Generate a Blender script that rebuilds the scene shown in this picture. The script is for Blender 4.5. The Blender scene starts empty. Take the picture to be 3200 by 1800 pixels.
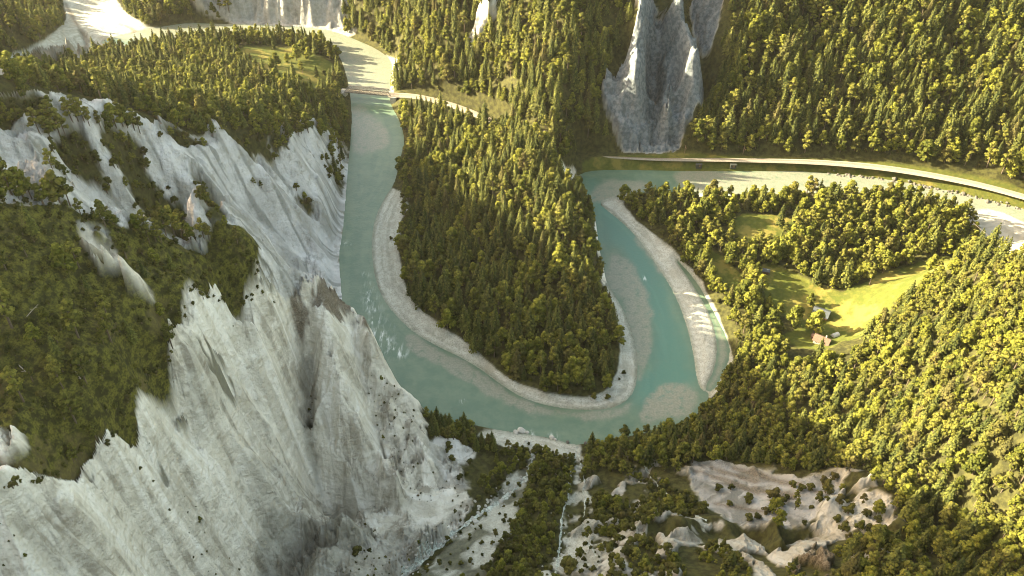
import bpy, math, random
import numpy as np
random.seed(7)
R = np.random.default_rng(11)

# ------------------------------------------------------------------ camera
CAM_H, PITCH, HFOV = 400.0, math.radians(42.0), 2 * math.atan(1288 / 2400.0)
K = 0.72                                                     # survey heights are in steps of 0.72 m
FU, U0, V0 = 1288.0 / math.tan(HFOV / 2), 1288.0, 724.5      # photograph measured on a 2576 x 1449 sheet
CP, SP = math.cos(PITCH), math.sin(PITCH)

def ray(u, v):
    a = (np.asarray(u, float) - U0) / FU
    b = (V0 - np.asarray(v, float)) / FU
    return a, CP + b * SP, -SP + b * CP

def ground(u, v, z=0.0):
    dx, dy, dz = ray(u, v)
    t = (z - CAM_H) / dz
    return dx * t, dy * t

def project(x, y, z):
    c = y * CP + (CAM_H - z) * SP
    up = y * SP + (z - CAM_H) * CP
    c = np.where(c < 5, 5, c)
    return U0 + FU * x / c, V0 - FU * up / c, c

# ------------------------------------------------------------------ noise
_T = [R.random((256, 256)).astype(np.float32) for _ in range(8)]
def vnoise(x, y, s, k=0):
    """smooth tiling value noise, cell size s metres, 0..1"""
    T = _T[k % 8]
    fx, fy = x / s + 17.3 * k, y / s + 5.7 * k
    ix, iy = np.floor(fx).astype(np.int64), np.floor(fy).astype(np.int64)
    tx, ty = (fx - ix).astype(np.float32), (fy - iy).astype(np.float32)
    tx, ty = tx * tx * (3 - 2 * tx), ty * ty * (3 - 2 * ty)
    i0, i1, j0, j1 = ix & 255, (ix + 1) & 255, iy & 255, (iy + 1) & 255
    return (T[j0, i0] * (1 - tx) + T[j0, i1] * tx) * (1 - ty) + (T[j1, i0] * (1 - tx) + T[j1, i1] * tx) * ty
def fbm(x, y, s, o=4, k=0, g=.5):
    r, a, tot = 0, 1.0, 0
    for i in range(o):
        r = r + a * vnoise(x, y, s / 2 ** i, k + i); tot += a; a *= g
    return r / tot
def sstep(a, b, x):
    t = np.clip((x - a) / (b - a), 0, 1)
    return t * t * (3 - 2 * t)

# ------------------------------------------------------------------ polygons
def resample(P, step, closed=True):
    P = np.asarray(P, float); out = []
    Q = np.vstack([P, P[:1]]) if closed else P
    for p, q in zip(Q[:-1], Q[1:]):
        n = max(1, int(np.hypot(*(q - p)) / step))
        out += [p + (q - p) * i / n for i in range(n)]
    if not closed: out.append(Q[-1])
    return np.array(out)
def smooth_poly(P, it=2, closed=True):
    P = np.asarray(P, float)
    for _ in range(it):
        if closed: N = np.roll(P, -1, 0); P = np.stack([.75 * P + .25 * N, .25 * P + .75 * N], 1).reshape(-1, 2)
        else:
            A, B = P[:-1], P[1:]
            P = np.vstack([P[:1], np.stack([.75 * A + .25 * B, .25 * A + .75 * B], 1).reshape(-1, 2), P[-1:]])
    return P
def sdist(px, py, P, closed=True, reach=1e9):
    """signed distance to polygon P (positive inside); beyond the box grown by reach: -reach"""
    P = np.asarray(P, float)
    px = np.asarray(px, float); py = np.asarray(py, float)
    out = np.full(px.shape, -float(min(reach, 1e6)))
    lo, hi = P.min(0) - min(reach, 1e6), P.max(0) + min(reach, 1e6)
    m = (px > lo[0]) & (px < hi[0]) & (py > lo[1]) & (py < hi[1])
    if not m.any(): return out
    x, y = px[m], py[m]
    d2 = np.full(x.shape, 1e18); ins = np.zeros(x.shape, bool)
    Q = np.vstack([P, P[:1]]) if closed else P
    for (ax, ay), (bx, by) in zip(Q[:-1], Q[1:]):
        ex, ey = bx - ax, by - ay
        L = ex * ex + ey * ey + 1e-12
        t = np.clip(((x - ax) * ex + (y - ay) * ey) / L, 0, 1)
        d2 = np.minimum(d2, (x - ax - t * ex) ** 2 + (y - ay - t * ey) ** 2)
        if closed and ay != by:
            c = (ay > y) != (by > y)
            ins ^= c & (x < ex * (y - ay) / (by - ay) + ax)
    d = np.sqrt(d2)
    out[m] = np.where(ins, d, -d) if closed else -d
    return out

# ------------------------------------------------------------------ river outline (on the water level z = 0)
BANK_P = [(240,107),(330,85),(400,68),(470,58),(560,60),(640,62),(720,66),(800,72),(850,82),(900,102),(945,122),(985,150),(985,190),(978,235),(983,265),(1008,310),(1018,355),(1008,390),(1000,430),(990,465),(965,500),(942,550),(933,610),(938,680),(955,740),(990,790),(1040,838),(1100,872),(1160,900),(1210,930),(1260,968),(1310,1000),(1370,1020),(1430,1030),(1500,1033),(1550,1025),(1588,1000),(1604,960),(1606,900),(1597,850),(1575,790),(1550,745),(1527,712),(1520,680),(1507,620),(1500,560),(1492,520),(1470,490),(1437,457),(1462,436),(1500,428),(1600,428),(1750,431),(1900,431),(2000,430),(2100,437),(2200,447),(2300,462),(2400,483),(2500,507),(2760,570)]
BANK_L = [(2760,620),(2600,568),(2500,522),(2440,527),(2350,503),(2250,487),(2130,482),(2000,487),(1850,489),(1740,484),(1650,482),(1590,486),(1540,493),(1503,510),(1530,532),(1560,556),(1600,594),(1640,650),(1680,710),(1710,770),(1733,840),(1745,900),(1753,960),(1765,982),(1785,990),(1775,1015),(1740,1055),(1700,1075),(1620,1088),(1560,1102),(1480,1116),(1440,1118),(1390,1102),(1330,1092),(1260,1082),(1180,1066),(1100,1052),(1060,1047),(1020,1030),(990,1000),(960,950),(920,890),(890,850),(866,800),(860,740),(856,690),(853,640),(862,590),(868,530),(872,470),(878,400),(883,350),(886,300),(882,240),(873,190),(855,140),(830,105),(790,88),(700,82),(600,82),(520,80),(420,95),(370,112),(300,112)]
RIVER_UV = smooth_poly(BANK_P + BANK_L, 1)
RIVER = np.stack(ground(RIVER_UV[:, 0], RIVER_UV[:, 1], 0), 1)
SIDE_UV = smooth_poly([(1690,640),(1750,705),(1795,785),(1828,850),(1838,890),(1815,950),(1792,985),(1772,980),(1800,925),(1806,870),(1792,800),(1748,722)], 1)
SIDE = np.stack(ground(SIDE_UV[:, 0], SIDE_UV[:, 1], 0), 1)

# ------------------------------------------------------------------ survey points of the terrain
PTS = []
def D(*L):
    for u, v, z in L:
        z *= K
        x, y = ground(u, v, z); PTS.append((float(x), float(y), float(z)))
def W(*L):
    for p in L: PTS.append(tuple(float(c) for c in p))
def hill(ub, vb, zb, slope, *uv):
    zb *= K
    _, yb = ground(ub, vb, zb)
    for u, v in uv:
        dx, dy, dz = ray(u, v)
        t = (zb - slope * yb - CAM_H) / (dz - slope * dy)
        PTS.append((float(dx * t), float(dy * t), float(CAM_H + dz * t)))
for i, (u, v) in enumerate(BANK_P[::1] + BANK_L[::1]):
    D((u, v, 0.3))
# near white cliff ridge (A), its green top and its face
D((0,490,285),(100,505,275),(200,530,262),(300,565,248),(400,585,232),(500,600,215),(600,612,198),(640,640,190),(655,700,172),(700,735,155),(745,760,140),(800,790,122),(860,815,104),(925,850,84),(965,900,70),(1005,960,54),(1035,1020,42),(1060,1075,32),(1075,1130,25))
D((0,700,268),(0,900,252),(0,1100,238),(150,700,256),(150,900,245),(150,1050,237),(300,650,240),(300,800,232),(300,950,226),(450,700,212),(550,680,202))
D((0,1225,232),(0,1320,215),(0,1449,195),(150,1190,232),(150,1300,212),(150,1449,188),(330,980,222),(330,1100,205),(300,1300,186),(300,1449,165),(430,850,212),(430,1000,190),(430,1150,168),(430,1300,142),(430,1449,116),(560,780,193),(560,900,178),(560,1050,150),(560,1200,124),(560,1330,100),(560,1449,82),(650,850,148),(650,1000,122),(650,1150,94),(650,1280,68),(650,1370,56),(650,1449,56),(730,900,118),(730,1050,90),(730,1200,62),(730,1320,44),(800,900,98),(800,1050,75),(800,1200,48),(800,1330,36),(800,1449,42),(870,920,84),(870,1050,64),(870,1180,42),(870,1300,30),(950,1000,54),(950,1120,40),(950,1210,30),(1000,1150,32),(1000,1240,24),(1100,1230,20),(1100,1330,19),(1180,1250,13),(1150,1130,9),(1110,1130,15),(960,1350,28),(900,1449,38),(1050,1449,34))
# ravine behind it (hidden) and the ground in front of the frame
D((0,485,262),(100,501,248),(200,526,236),(300,561,222),(400,582,204),(500,598,184),(600,610,166),(0,476,235),(100,491,215))
D((430,1600,92),(650,1600,58),(560,1600,68),(800,1600,52),(1000,1600,52),(300,1600,140),(150,1600,165),(0,1600,185),(1200,1600,70),(1400,1650,95),(700,2000,80),(1100,2000,95),(400,2000,120),(1500,2000,140),(1800,1650,130))
W((-125,385,16),(-150,345,48),(-104,408,3),(-190,312,100),(-92,395,6))
# second white cliff (B)
D((0,200,245),(100,225,228),(200,245,208),(300,268,190),(370,290,172),(450,320,152),(560,345,130),(700,335,100),(800,330,60),(868,320,16),(60,330,222),(60,450,206),(150,400,203),(250,450,175),(350,400,165),(250,330,198),(400,520,128),(500,450,128),(600,450,105),(600,560,82),(700,450,75),(700,600,48),(700,700,34),(800,450,35),(800,600,18),(800,720,12),(845,500,8))
D((0,193,195),(0,190,150),(100,217,170),(100,210,120),(200,235,140),(200,222,90),(300,255,130),(-200,200,200),(-200,192,150),(380,270,130))
# wooded hill and flood plain behind it
D((100,187,30),(200,200,60),(300,180,45),(400,160,38),(500,130,22),(600,110,12),(700,105,8),(800,120,6),(500,220,72),(600,240,74),(700,230,52),(800,220,24),(450,215,78),(650,290,86),(780,280,45),(850,260,14),(400,250,105),(300,225,98),(740,140,10),(840,180,6))
D((60,180,1.5),(200,140,1.5),(300,100,1.2),(250,50,2),(210,5,3),(330,65,1.5),(100,160,1.5),(0,185,2),(450,90,1.5),(-150,215,3))
D((0,155,6),(165,62,5),(150,0,8),(80,60,45),(0,0,95),(0,90,40),(-200,60,120)); W((-620,900,60),(-700,1000,140))
hill(270,-5,4,.55,(330,0),(330,-60)); hill(420,66,4,.6,(420,30),(420,-10),(420,-80)); hill(520,58,4,.75,(520,20),(520,-30),(520,-90)); hill(610,60,3,1.1,(610,20),(610,-30),(610,-80)); hill(700,63,3,1.2,(700,20),(700,-30),(700,-90)); hill(790,70,3,1.15,(790,20),(790,-30),(790,-90)); hill(850,80,3,1.0,(850,20),(850,-40),(850,-100))
# middle slope behind the left track
for u, vb, zb, s in ((930,116,4,.75),(1000,160,6,.62),(1100,236,14,.55),(1200,268,18,.56),(1300,300,34,.55),(1400,360,40,.58)):
    hill(u, vb, zb, s, (u, vb - 70), (u, vb - 150), (u, min(vb - 220, 20)), (u, -60), (u, -200))
D((990,240,9),(1040,240,10.5),(1110,255,12),(1170,275,14),(1235,303,16),(1015,200,9),(1040,225,11),(1060,262,9),(1150,300,13),(1200,330,17))
# wooded spur inside the bend
D((1280,940,6),(1420,985,4),(1180,850,6),(1090,790,5),(1030,700,4),(1250,800,14),(1150,700,12),(1400,700,26),(1350,850,14),(1500,880,8),(1530,760,8),(1480,600,30),(1495,540,32),(1490,650,30),(1510,700,14),(1300,550,34),(1400,480,42),(1440,520,36),(1150,450,20),(1060,550,5),(1250,400,30),(1080,330,12),(1030,400,6),(1370,360,44),(1330,320,40),(1400,420,40),(1425,440,22),(1380,380,44),(1460,500,30))
D((1450,420,12),(1480,405,9),(1560,396,9),(1520,380,14)); hill(1470,400,10,.86,(1460,330),(1480,250),(1500,160),(1510,60),(1520,-60),(1530,-200))
# erosion funnel
D((1600,368,13),(1640,372,12),(1700,370,13),(1560,378,12))
hill(1640,370,13,.98,(1545,330),(1535,250),(1540,150),(1560,50),(1570,-60)); hill(1640,370,13,.86,(1594,275),(1600,190),(1608,100),(1616,10),(1618,-80)); hill(1640,370,13,.40,(1650,330),(1665,250),(1670,170)); hill(1640,370,13,.42,(1680,80),(1690,0),(1690,-80)); hill(1640,370,13,.78,(1728,290),(1735,200),(1712,110),(1690,60)); hill(1640,370,13,.55,(1770,180),(1770,80),(1790,0),(1800,-100)); hill(1640,370,13,.72,(1790,300),(1800,230),(1825,130),(1850,20),(1870,-80))
# right slope, terrace and track
for u, vb in ((1850,384),(2000,387),(2150,394),(2300,406),(2450,428),(2600,460),(2800,505)):
    D((u, vb, 12)); hill(u, vb, 12, .64, (u, vb - 80), (u, vb - 180), (u, vb - 280), (u, -60), (u, -200), (u, -330))
D((1620,398,9),(1700,400,9),(1800,400,9),(1900,402,9),(2000,404,9),(2100,408,9),(2200,418,9),(2300,432,9),(2400,450,9),(2500,472,9),(2650,512,9),(1700,416,6),(1900,418,6),(2100,426,6),(2300,448,6),(2480,490,6))
# meadow island
D((1560,510,1),(1600,540,3),(1650,560,5),(1700,620,4),(1750,520,6),(1900,520,6),(2100,520,6),(2300,540,6),(2430,570,4),(1900,650,7),(2100,750,8),(1780,690,3),(1850,750,6),(1845,850,5),(2300,690,9),(2420,640,6),(2540,590,1.5),(2500,550,1.2),(2576,640,2),(1700,700,1),(1770,850,1.1),(1780,920,1),(2680,640,3))
# near right slope
D((1900,870,10),(2050,850,10),(2150,830,12),(1850,930,9),(1950,1000,25),(1800,1080,14),(1650,1120,10),(2100,950,33),(2200,860,38),(2250,765,36),(2320,705,52),(2400,657,70),(2490,625,88),(2576,602,105),(2300,900,72),(2450,800,100),(2576,750,130),(2250,1050,67),(2400,1000,110),(2576,950,150),(2150,1150,58),(2300,1200,95),(2450,1150,124),(2576,1150,150),(2400,1300,98),(2576,1300,132),(2300,1400,106),(2450,1449,122),(2576,1449,136))
W((280,480,10),(330,560,3),(350,400,70),(330,200,190),(420,300,210),(480,430,160),(260,60,200),(130,60,130),(0,40,100),(0,-100,220),(300,-100,250))
# badlands at the bottom
D((1600,1150,13),(1700,1200,28),(1750,1170,28),(1900,1180,42),(2050,1190,58),(1800,1280,48),(1950,1290,60),(2050,1290,68),(2180,1210,74),(2200,1330,90),(1600,1300,42),(1500,1300,36),(1690,1300,62),(1560,1360,62),(1500,1430,72),(1650,1449,92),(1780,1330,60),(1850,1370,62),(1900,1420,84),(2000,1360,66),(2000,1449,100),(2100,1400,96),(2200,1449,115),(1400,1300,36),(1400,1449,70),(1300,1380,44),(1230,1449,46),(1400,1200,20),(1380,1130,8),(1450,1130,3),(1480,1200,15),(1450,1300,33),(1470,1400,56),(1340,1140,4),(1290,1230,11),(1190,1300,18),(1020,1449,33),(1200,1120,5),(1250,1180,11))
# plateau on the left, outside the frame, that shades the gorge
W((-450,240,400),(-450,285,375),(-450,334,340),(-450,380,275),(-450,460,221),(-450,536,226),(-480,575,200),(-520,615,150),(-560,660,110),(-580,720,40),(-590,780,10))
W((-450,100,360),(-450,-200,380),(-800,300,400),(-800,600,300),(-800,760,160),(-1300,300,420),(-1300,900,260),(-290,180,262),(-330,250,285),(-270,60,240),(-250,-150,270),(-330,400,225),(-370,490,205),(-410,560,160))
W((-900,2600,380),(300,2600,400),(1500,2600,400),(-1800,2600,380),(2400,2600,400),(2600,1600,400),(1300,800,330),(1300,300,370),(2600,600,400),(-2600,1500,400),(-2600,300,400),(300,1700,400),(1000,1700,400),(1900,1500,400),(-400,1700,380),(-1000,1500,300))
PTS = np.array(PTS)

class RBF:
    C = 14.0
    def __init__(s, P):
        keep, seen = [], []
        for p in P:                                   # drop near duplicates
            if all((p[0] - q[0]) ** 2 + (p[1] - q[1]) ** 2 > 9 for q in seen): seen.append(p)
        s.P = np.array(seen); n = len(s.P)
        d = np.sqrt(((s.P[:, None, :2] - s.P[None, :, :2]) ** 2).sum(-1) + s.C ** 2)
        A = np.zeros((n + 3, n + 3)); A[:n, :n] = -d + np.eye(n) * 2.0
        A[:n, n] = 1; A[:n, n + 1:] = s.P[:, :2] / 1000; A[n:, :n] = A[:n, n:].T
        s.w = np.linalg.solve(A, np.concatenate([s.P[:, 2], [0, 0, 0]]))
    def __call__(s, x, y):
        x = np.asarray(x, float); sh = x.shape; x = x.ravel(); y = np.asarray(y, float).ravel(); n = len(s.P)
        out = np.empty(x.shape)
        for i in range(0, len(x), 20000):
            X, Y = x[i:i + 20000], y[i:i + 20000]
            d = np.sqrt((X[:, None] - s.P[None, :, 0]) ** 2 + (Y[:, None] - s.P[None, :, 1]) ** 2 + s.C ** 2)
            out[i:i + 20000] = -d @ s.w[:n] + s.w[n] + (X * s.w[n + 1] + Y * s.w[n + 2]) / 1000
        return out.reshape(sh)
rbf = RBF(PTS)

# ------------------------------------------------------------------ the grid: rows by distance, columns fan out
NR, NC = 1130, 1240
_jj = np.linspace(0, 1, NR)
ROWY = np.concatenate([np.linspace(-260, 98, 30), 100 * np.exp(np.linspace(0, math.log(13), NR - 70)), 1300 * np.exp(np.linspace(0, math.log(2.1), 41))[1:]])
NR = len(ROWY)
_core = np.linspace(-.60, .60, NC - 120)
_ext = .60 * np.exp(np.linspace(0, math.log(4.2), 61))[1:]
COLA = np.concatenate([-_ext[::-1], _core, _ext]); NC = len(COLA)
ROWC = 215 + CP * np.maximum(ROWY, 0)
GX = COLA[None, :] * ROWC[:, None]; GY = np.repeat(ROWY[:, None], NC, 1)
def upsample(f, k=4):
    ri = np.unique(np.concatenate([np.arange(0, NR, k), [NR - 1]])); ci = np.unique(np.concatenate([np.arange(0, NC, k), [NC - 1]]))
    S = f(GX[np.ix_(ri, ci)], GY[np.ix_(ri, ci)])
    T = np.empty((len(ri), NC))
    for i in range(len(ri)): T[i] = np.interp(np.arange(NC), ci, S[i])
    t = np.interp(np.arange(NR), ri, np.arange(len(ri))); i0 = np.minimum(t.astype(int), len(ri) - 2); f_ = (t - i0)[:, None]
    return T[i0] * (1 - f_) + T[i0 + 1] * f_
GZ = upsample(rbf)
GZ = np.where(GZ > 380, 380 + 34 * np.tanh((GZ - 380) / 60), GZ)
BASE = GZ.copy()

def sample(F, x, y):
    """bilinear look-up of a grid field at world x, y"""
    x = np.asarray(x, float); y = np.asarray(y, float)
    r = np.interp(y, ROWY, np.arange(NR)); c = np.interp(x / (215 + CP * np.maximum(y, 0)), COLA, np.arange(NC))
    r0 = np.clip(r.astype(int), 0, NR - 2); c0 = np.clip(c.astype(int), 0, NC - 2); fr, fc = r - r0, c - c0
    return (F[r0, c0] * (1 - fc) + F[r0, c0 + 1] * fc) * (1 - fr) + (F[r0 + 1, c0] * (1 - fc) + F[r0 + 1, c0 + 1] * fc) * fr
def cast(u, v, F=None, t0=60., t1=3600., n=900):
    """where the sight line through u, v first meets the terrain"""
    F = GZ if F is None else F
    u = np.atleast_1d(np.asarray(u, float)); v = np.atleast_1d(np.asarray(v, float))
    dx, dy, dz = ray(u, v); T = t0 * (t1 / t0) ** np.linspace(0, 1, n)
    res = np.full(u.shape, t1); done = np.zeros(u.shape, bool); prev = np.full(u.shape, t0)
    for t in T:
        h = sample(F, dx * t, dy * t)
        hit = (~done) & (CAM_H + dz * t < h)
        res[hit] = t; done |= hit
        if done.all(): break
    lo = res * (t0 / t1) ** (1 / (n - 1)); hi = res.copy()
    for _ in range(8):
        mid = (lo + hi) / 2; b = CAM_H + dz * mid < sample(F, dx * mid, dy * mid)
        hi = np.where(b, mid, hi); lo = np.where(b, lo, mid)
    return dx * hi, dy * hi, CAM_H + dz * hi

# ------------------------------------------------------------------ masks on the ground, drawn as outlines of the surveyed map
PU, PV, PC = project(GX, GY, GZ)
INVIEW = (PU > -500) & (PU < 3080) & (PV > -400) & (PV < 1850)
WOB = (fbm(GX, GY, 20, 6, 2, .68) - .5) * 3.2
def M(poly, soft=6., wob=14., it=1):
    P = smooth_poly(poly, it) if it else np.asarray(poly, float)
    m = np.zeros(GX.shape)
    lo, hi = P.min(0) - soft - wob, P.max(0) + soft + wob
    k = (PU > lo[0]) & (PU < hi[0]) & (PV > lo[1]) & (PV < hi[1])
    d = sdist(PU[k], PV[k], P) + WOB[k] * wob * 1.6
    m[k] = sstep(-soft, soft, d)
    return m
def line_d(poly):
    """distance in metres from a polyline given on the map"""
    P = smooth_poly(poly, 1, False); x, y, z = cast(P[:, 0], P[:, 1], BASE)
    Q = np.stack([x, y], 1)
    return -sdist(GX, GY, Q, False, 60.)
def carve(poly, depth, width):
    global GZ
    d = line_d(poly) + WOB * width * .35
    GZ = GZ - depth * np.exp(-(d / width) ** 2)

# gullies and ribs of the cliffs
for P, dep, w in (
    ([(755,850),(775,960),(770,1050),(778,1140),(800,1215),(850,1260)], 22, 7), ([(668,705),(665,820),(655,960),(650,1100),(645,1250),(640,1340)], -18, 11), ([(810,800),(850,920),(880,1060),(910,1180)], -13, 9),
    ([(600,780),(585,900),(575,1020),(590,1140)], 18, 8), ([(450,830),(455,900),(440,1000)], 16, 6), ([(395,930),(400,1030),(385,1140)], 15, 6), ([(310,1050),(320,1150),(300,1280)], 16, 7), ([(220,1120),(215,1220),(190,1350)], 15, 7), ([(500,770),(510,860),(500,960)], -13, 6), ([(425,890),(420,960),(410,1050)], -12, 5), ([(345,985),(350,1080),(345,1180)], -13, 6), ([(260,1115),(255,1220),(240,1330)], -13, 6), ([(90,1225),(70,1320),(40,1430)], -8, 7), ([(905,880),(915,980),(945,1080),(960,1180)], 11, 5),
    ([(700,760),(690,880),(680,1000),(690,1100)], -6, 6), ([(830,900),(850,1020),(880,1130),(900,1200)], -5, 6), ([(930,870),(990,1000),(1050,1100),(1075,1180)], -4, 5),
    ([(660,1250),(760,1230),(860,1225),(960,1240)], -4, 5), ([(690,1330),(800,1345),(900,1345)], 4, 6),
    ([(590,780),(600,900),(590,1000),(570,1100)], 6, 5), ([(560,840),(540,950),(500,1050),(480,1150)], -6, 6), ([(480,900),(440,1000),(420,1100),(400,1250)], 5, 5),
    ([(560,1100),(560,1250),(565,1400)], -5, 6), ([(380,1010),(370,1120),(350,1250),(330,1400)], 6, 5), ([(300,1150),(270,1260),(220,1400)], -5, 6), ([(160,1200),(130,1300),(90,1420)], 6, 6),
    ([(640,1000),(630,1150),(640,1300)], 5, 5), ([(720,950),(725,1080),(740,1200)], 3, 3),
    ([(470,560),(530,620),(570,680)], 7, 5), ([(500,500),(560,600),(620,680)], -5, 6), ([(380,400),(430,500),(460,580)], 7, 8), ([(560,380),(680,500),(780,640)], -6, 7), ([(640,390),(740,500),(830,600)], 5, 6), ([(700,370),(790,460),(850,540)], -5, 6), ([(430,360),(560,480),(650,590)], 4, 6),
    ([(250,330),(300,420),(320,500)], -5, 6), ([(150,340),(200,430),(240,520)], 4, 6), ([(70,340),(110,420),(150,480)], -6, 6),
    ([(1618,-60),(1612,40),(1604,110),(1594,200),(1588,285)], -19, 7), ([(1640,-40),(1648,80),(1652,180),(1642,270),(1638,340)], 20, 9), ([(1688,60),(1715,140),(1738,210),(1748,270)], -17, 7), ([(1750,-40),(1765,60),(1775,150),(1780,260)], 16, 9), ([(1668,150),(1675,230),(1668,330)], -9, 4), ([(1700,200),(1702,270),(1690,340)], 10, 5), ([(1570,120),(1572,220),(1585,300)], 9, 5), ([(1545,200),(1560,290),(1590,365)], 5, 5), ([(1570,180),(1575,260),(1600,340)], -4, 5),
    ([(1932,1300),(1945,1345),(1956,1385)], -9, 3.2), ([(1860,1348),(1905,1354)], 5, 5), ([(1985,1362),(2050,1352)], 5, 5),
    ([(1555,1440),(1590,1350),(1660,1300),(1700,1330)], -5, 5), ([(1720,1330),(1790,1305),(1850,1350)], -5, 5), ([(2120,1200),(2190,1230),(2240,1330)], -6, 8), ([(2060,1290),(2140,1310),(2250,1350)], -5, 6),
    ([(1345,1130),(1335,1185),(1290,1232),(1240,1272),(1190,1302),(1130,1347),(1020,1449)], 3, 5), ([(1452,1130),(1440,1200),(1450,1300),(1420,1449)], 3, 6), ([(1625,1185),(1660,1230),(1720,1290),(1800,1340)], 3, 4)):
    carve(P, dep, w)
for u in np.linspace(592, 868, 13):                       # fluted cliff over the far bend
    du = R.uniform(-5, 5)
    carve([(u + du + 14, -90), (u + du + 5, -30), (u + du - 2, 20), (u + du - 6, 55)], 8 + R.uniform(0, 5), 4.5)
for k in range(26):                                       # small folds of the wooded slopes
    u = R.uniform(1900, 2750); carve([(u + 40, -200), (u, 60), (u - 30 + R.uniform(-20, 20), 300)], R.uniform(-6, 6), R.uniform(9, 16))
for k in range(9):
    u = R.uniform(960, 1480); carve([(u + 30, -150), (u, 60), (u - 10, 170)], R.uniform(-6, 6), R.uniform(9, 16))

# what covers the ground
A_FACE = [(0,1225),(60,1222),(150,1190),(190,1150),(215,1112),(280,1112),(300,1080),(320,1030),(330,985),(360,960),(420,920),(440,850),(455,810),(480,760),(560,752),(640,768),(655,720),(645,665),(610,620),(625,600),(680,680),(745,745),(800,775),(860,800),(935,840),(975,890),(1015,950),(1050,1015),(1080,1080),(1095,1180),(1190,1245),(1200,1275),(1130,1345),(1030,1449),(1000,1560),(-200,1560),(-200,1225)]
TALUS = [(1070,1092),(1180,1112),(1205,1130),(1150,1180),(1195,1245),(1085,1190)]
B_FACE = [(-60,270),(60,238),(200,258),(330,292),(420,332),(500,352),(560,352),(600,377),(640,372),(690,412),(670,347),(740,337),(800,300),(850,330),(882,400),(875,500),(865,600),(862,700),(872,810),(745,765),(700,760),(640,660),(600,620),(500,620),(300,580),(100,520),(-60,480)]
V_B = [[(118,350),(190,325),(240,385),(290,480),(270,490),(200,452),(130,432)], [(250,332),(330,318),(372,350),(366,400),(402,450),(462,500),(472,552),(400,562),(340,530),(296,450)], [(-40,255),(60,235),(140,262),(120,300),(60,300),(20,330),(-40,330)], [(560,350),(620,375),(660,360),(690,405),(735,380),(700,330)], [(800,385),(872,425),(868,480),(830,455)], [(380,340),(450,335),(540,380),(470,370)], [(600,430),(640,450),(690,480),(640,470)], [(830,300),(885,300),(880,400),(850,350)], [(480,450),(520,470),(570,570),(560,590),(520,540)], [(735,470),(780,500),(800,540),(760,520)]]
V_A = [[(520,895),(545,892),(560,905),(545,915)], [(545,935),(570,930),(572,965),(550,960)], [(430,960),(455,950),(440,985),(420,1000)], [(375,1090),(390,1120),(385,1140),(372,1110)], [(495,1290),(510,1310),(505,1340),(492,1320)], [(640,725),(700,760),(670,770),(600,760)], [(575,770),(600,800),(590,830),(570,800)], [(755,1000),(785,980),(788,1060),(765,1060)], [(770,1150),(800,1200),(790,1210),(765,1180)], [(905,1300),(935,1320),(960,1350),(930,1350)], [(200,1140),(225,1160),(215,1180),(195,1165)]]
GREEN = [(-100,490),(0,495),(100,505),(190,525),(280,572),(400,592),(500,602),(595,612),(640,660),(652,715),(640,765),(560,750),(480,760),(450,810),(440,850),(420,920),(360,960),(330,985),(320,1030),(300,1080),(280,1110),(215,1110),(190,1150),(150,1190),(60,1220),(-100,1230)]
SCREE = [[(200,560),(260,590),(330,680),(405,742),(370,760),(300,735),(240,650)], [(-20,1085),(55,1090),(75,1130),(30,1180),(-20,1195)]]
FUNNEL = [(1612,-40),(1600,60),(1566,190),(1512,215),(1525,290),(1560,372),(1600,384),(1700,372),(1725,330),(1765,285),(1778,240),(1764,190),(1742,130),(1702,88),(1668,40),(1642,-40)]
FUNNEL_B = [(1738,-200),(1745,40),(1782,112),(1806,60),(1838,-20),(1832,-200)]
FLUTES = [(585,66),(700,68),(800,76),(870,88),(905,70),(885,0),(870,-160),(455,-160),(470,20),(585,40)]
SHALE = [(1738,1166),(1768,1160),(1863,1166),(1988,1190),(2108,1195),(2112,1235),(2070,1280),(2038,1318),(1978,1328),(1908,1328),(1838,1312),(1788,1272),(1742,1215)]
SCREE_R = [[(2108,1196),(2190,1192),(2212,1225),(2185,1262),(2250,1292),(2292,1350),(2230,1345),(2150,1342),(2062,1338),(2052,1300),(2080,1260)], [(1480,1460),(1540,1390),(1560,1350),(1590,1345),(1650,1300),(1682,1288),(1670,1330),(1600,1370),(1570,1420),(1640,1440),(1700,1480),(1480,1500)], [(1690,1330),(1790,1300),(1830,1320),(1760,1340)], [(1850,1400),(1900,1395),(1960,1440),(2000,1480),(1950,1490),(1880,1440)], [(1580,1200),(1640,1240),(1650,1300),(1600,1310),(1560,1250)]]
FAN = [(1432,1130),(1460,1150),(1475,1220),(1495,1300),(1530,1380),(1480,1460),(1350,1500),(1330,1449),(1400,1380),(1425,1290),(1440,1210)]
STREAMBED = [(1320,1075),(1360,1100),(1345,1160),(1335,1200),(1320,1260),(1290,1320),(1240,1390),(1215,1500),(950,1500),(1060,1420),(1130,1345),(1200,1290),(1260,1230),(1305,1190),(1325,1130)]
SHORE_B = [(1180,1085),(1300,1085),(1440,1110),(1470,1120),(1450,1150),(1350,1130),(1260,1130)]
BROWN = [[(752,768),(800,782),(860,802),(932,838),(938,905),(890,882),(850,892),(800,852),(765,832)], [(1985,1425),(2040,1385),(2085,1400),(2110,1449),(2080,1490),(1990,1480)]]
BAR_P = [(990,463),(1030,510),(1030,525),(1005,560),(1004,640),(1014,700),(1034,755),(1064,785),(1112,818),(1172,862),(1214,896),(1264,938),(1314,968),(1372,984),(1432,998),(1490,996),(1528,978),(1546,948),(1562,900),(1560,830),(1542,772),(1512,712),(1530,700),(1560,745),(1585,790),(1607,850),(1616,900),(1614,960),(1600,1005),(1550,1040),(1430,1045),(1310,1015),(1160,915),(1030,850),(945,745),(925,610),(955,500)]
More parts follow.
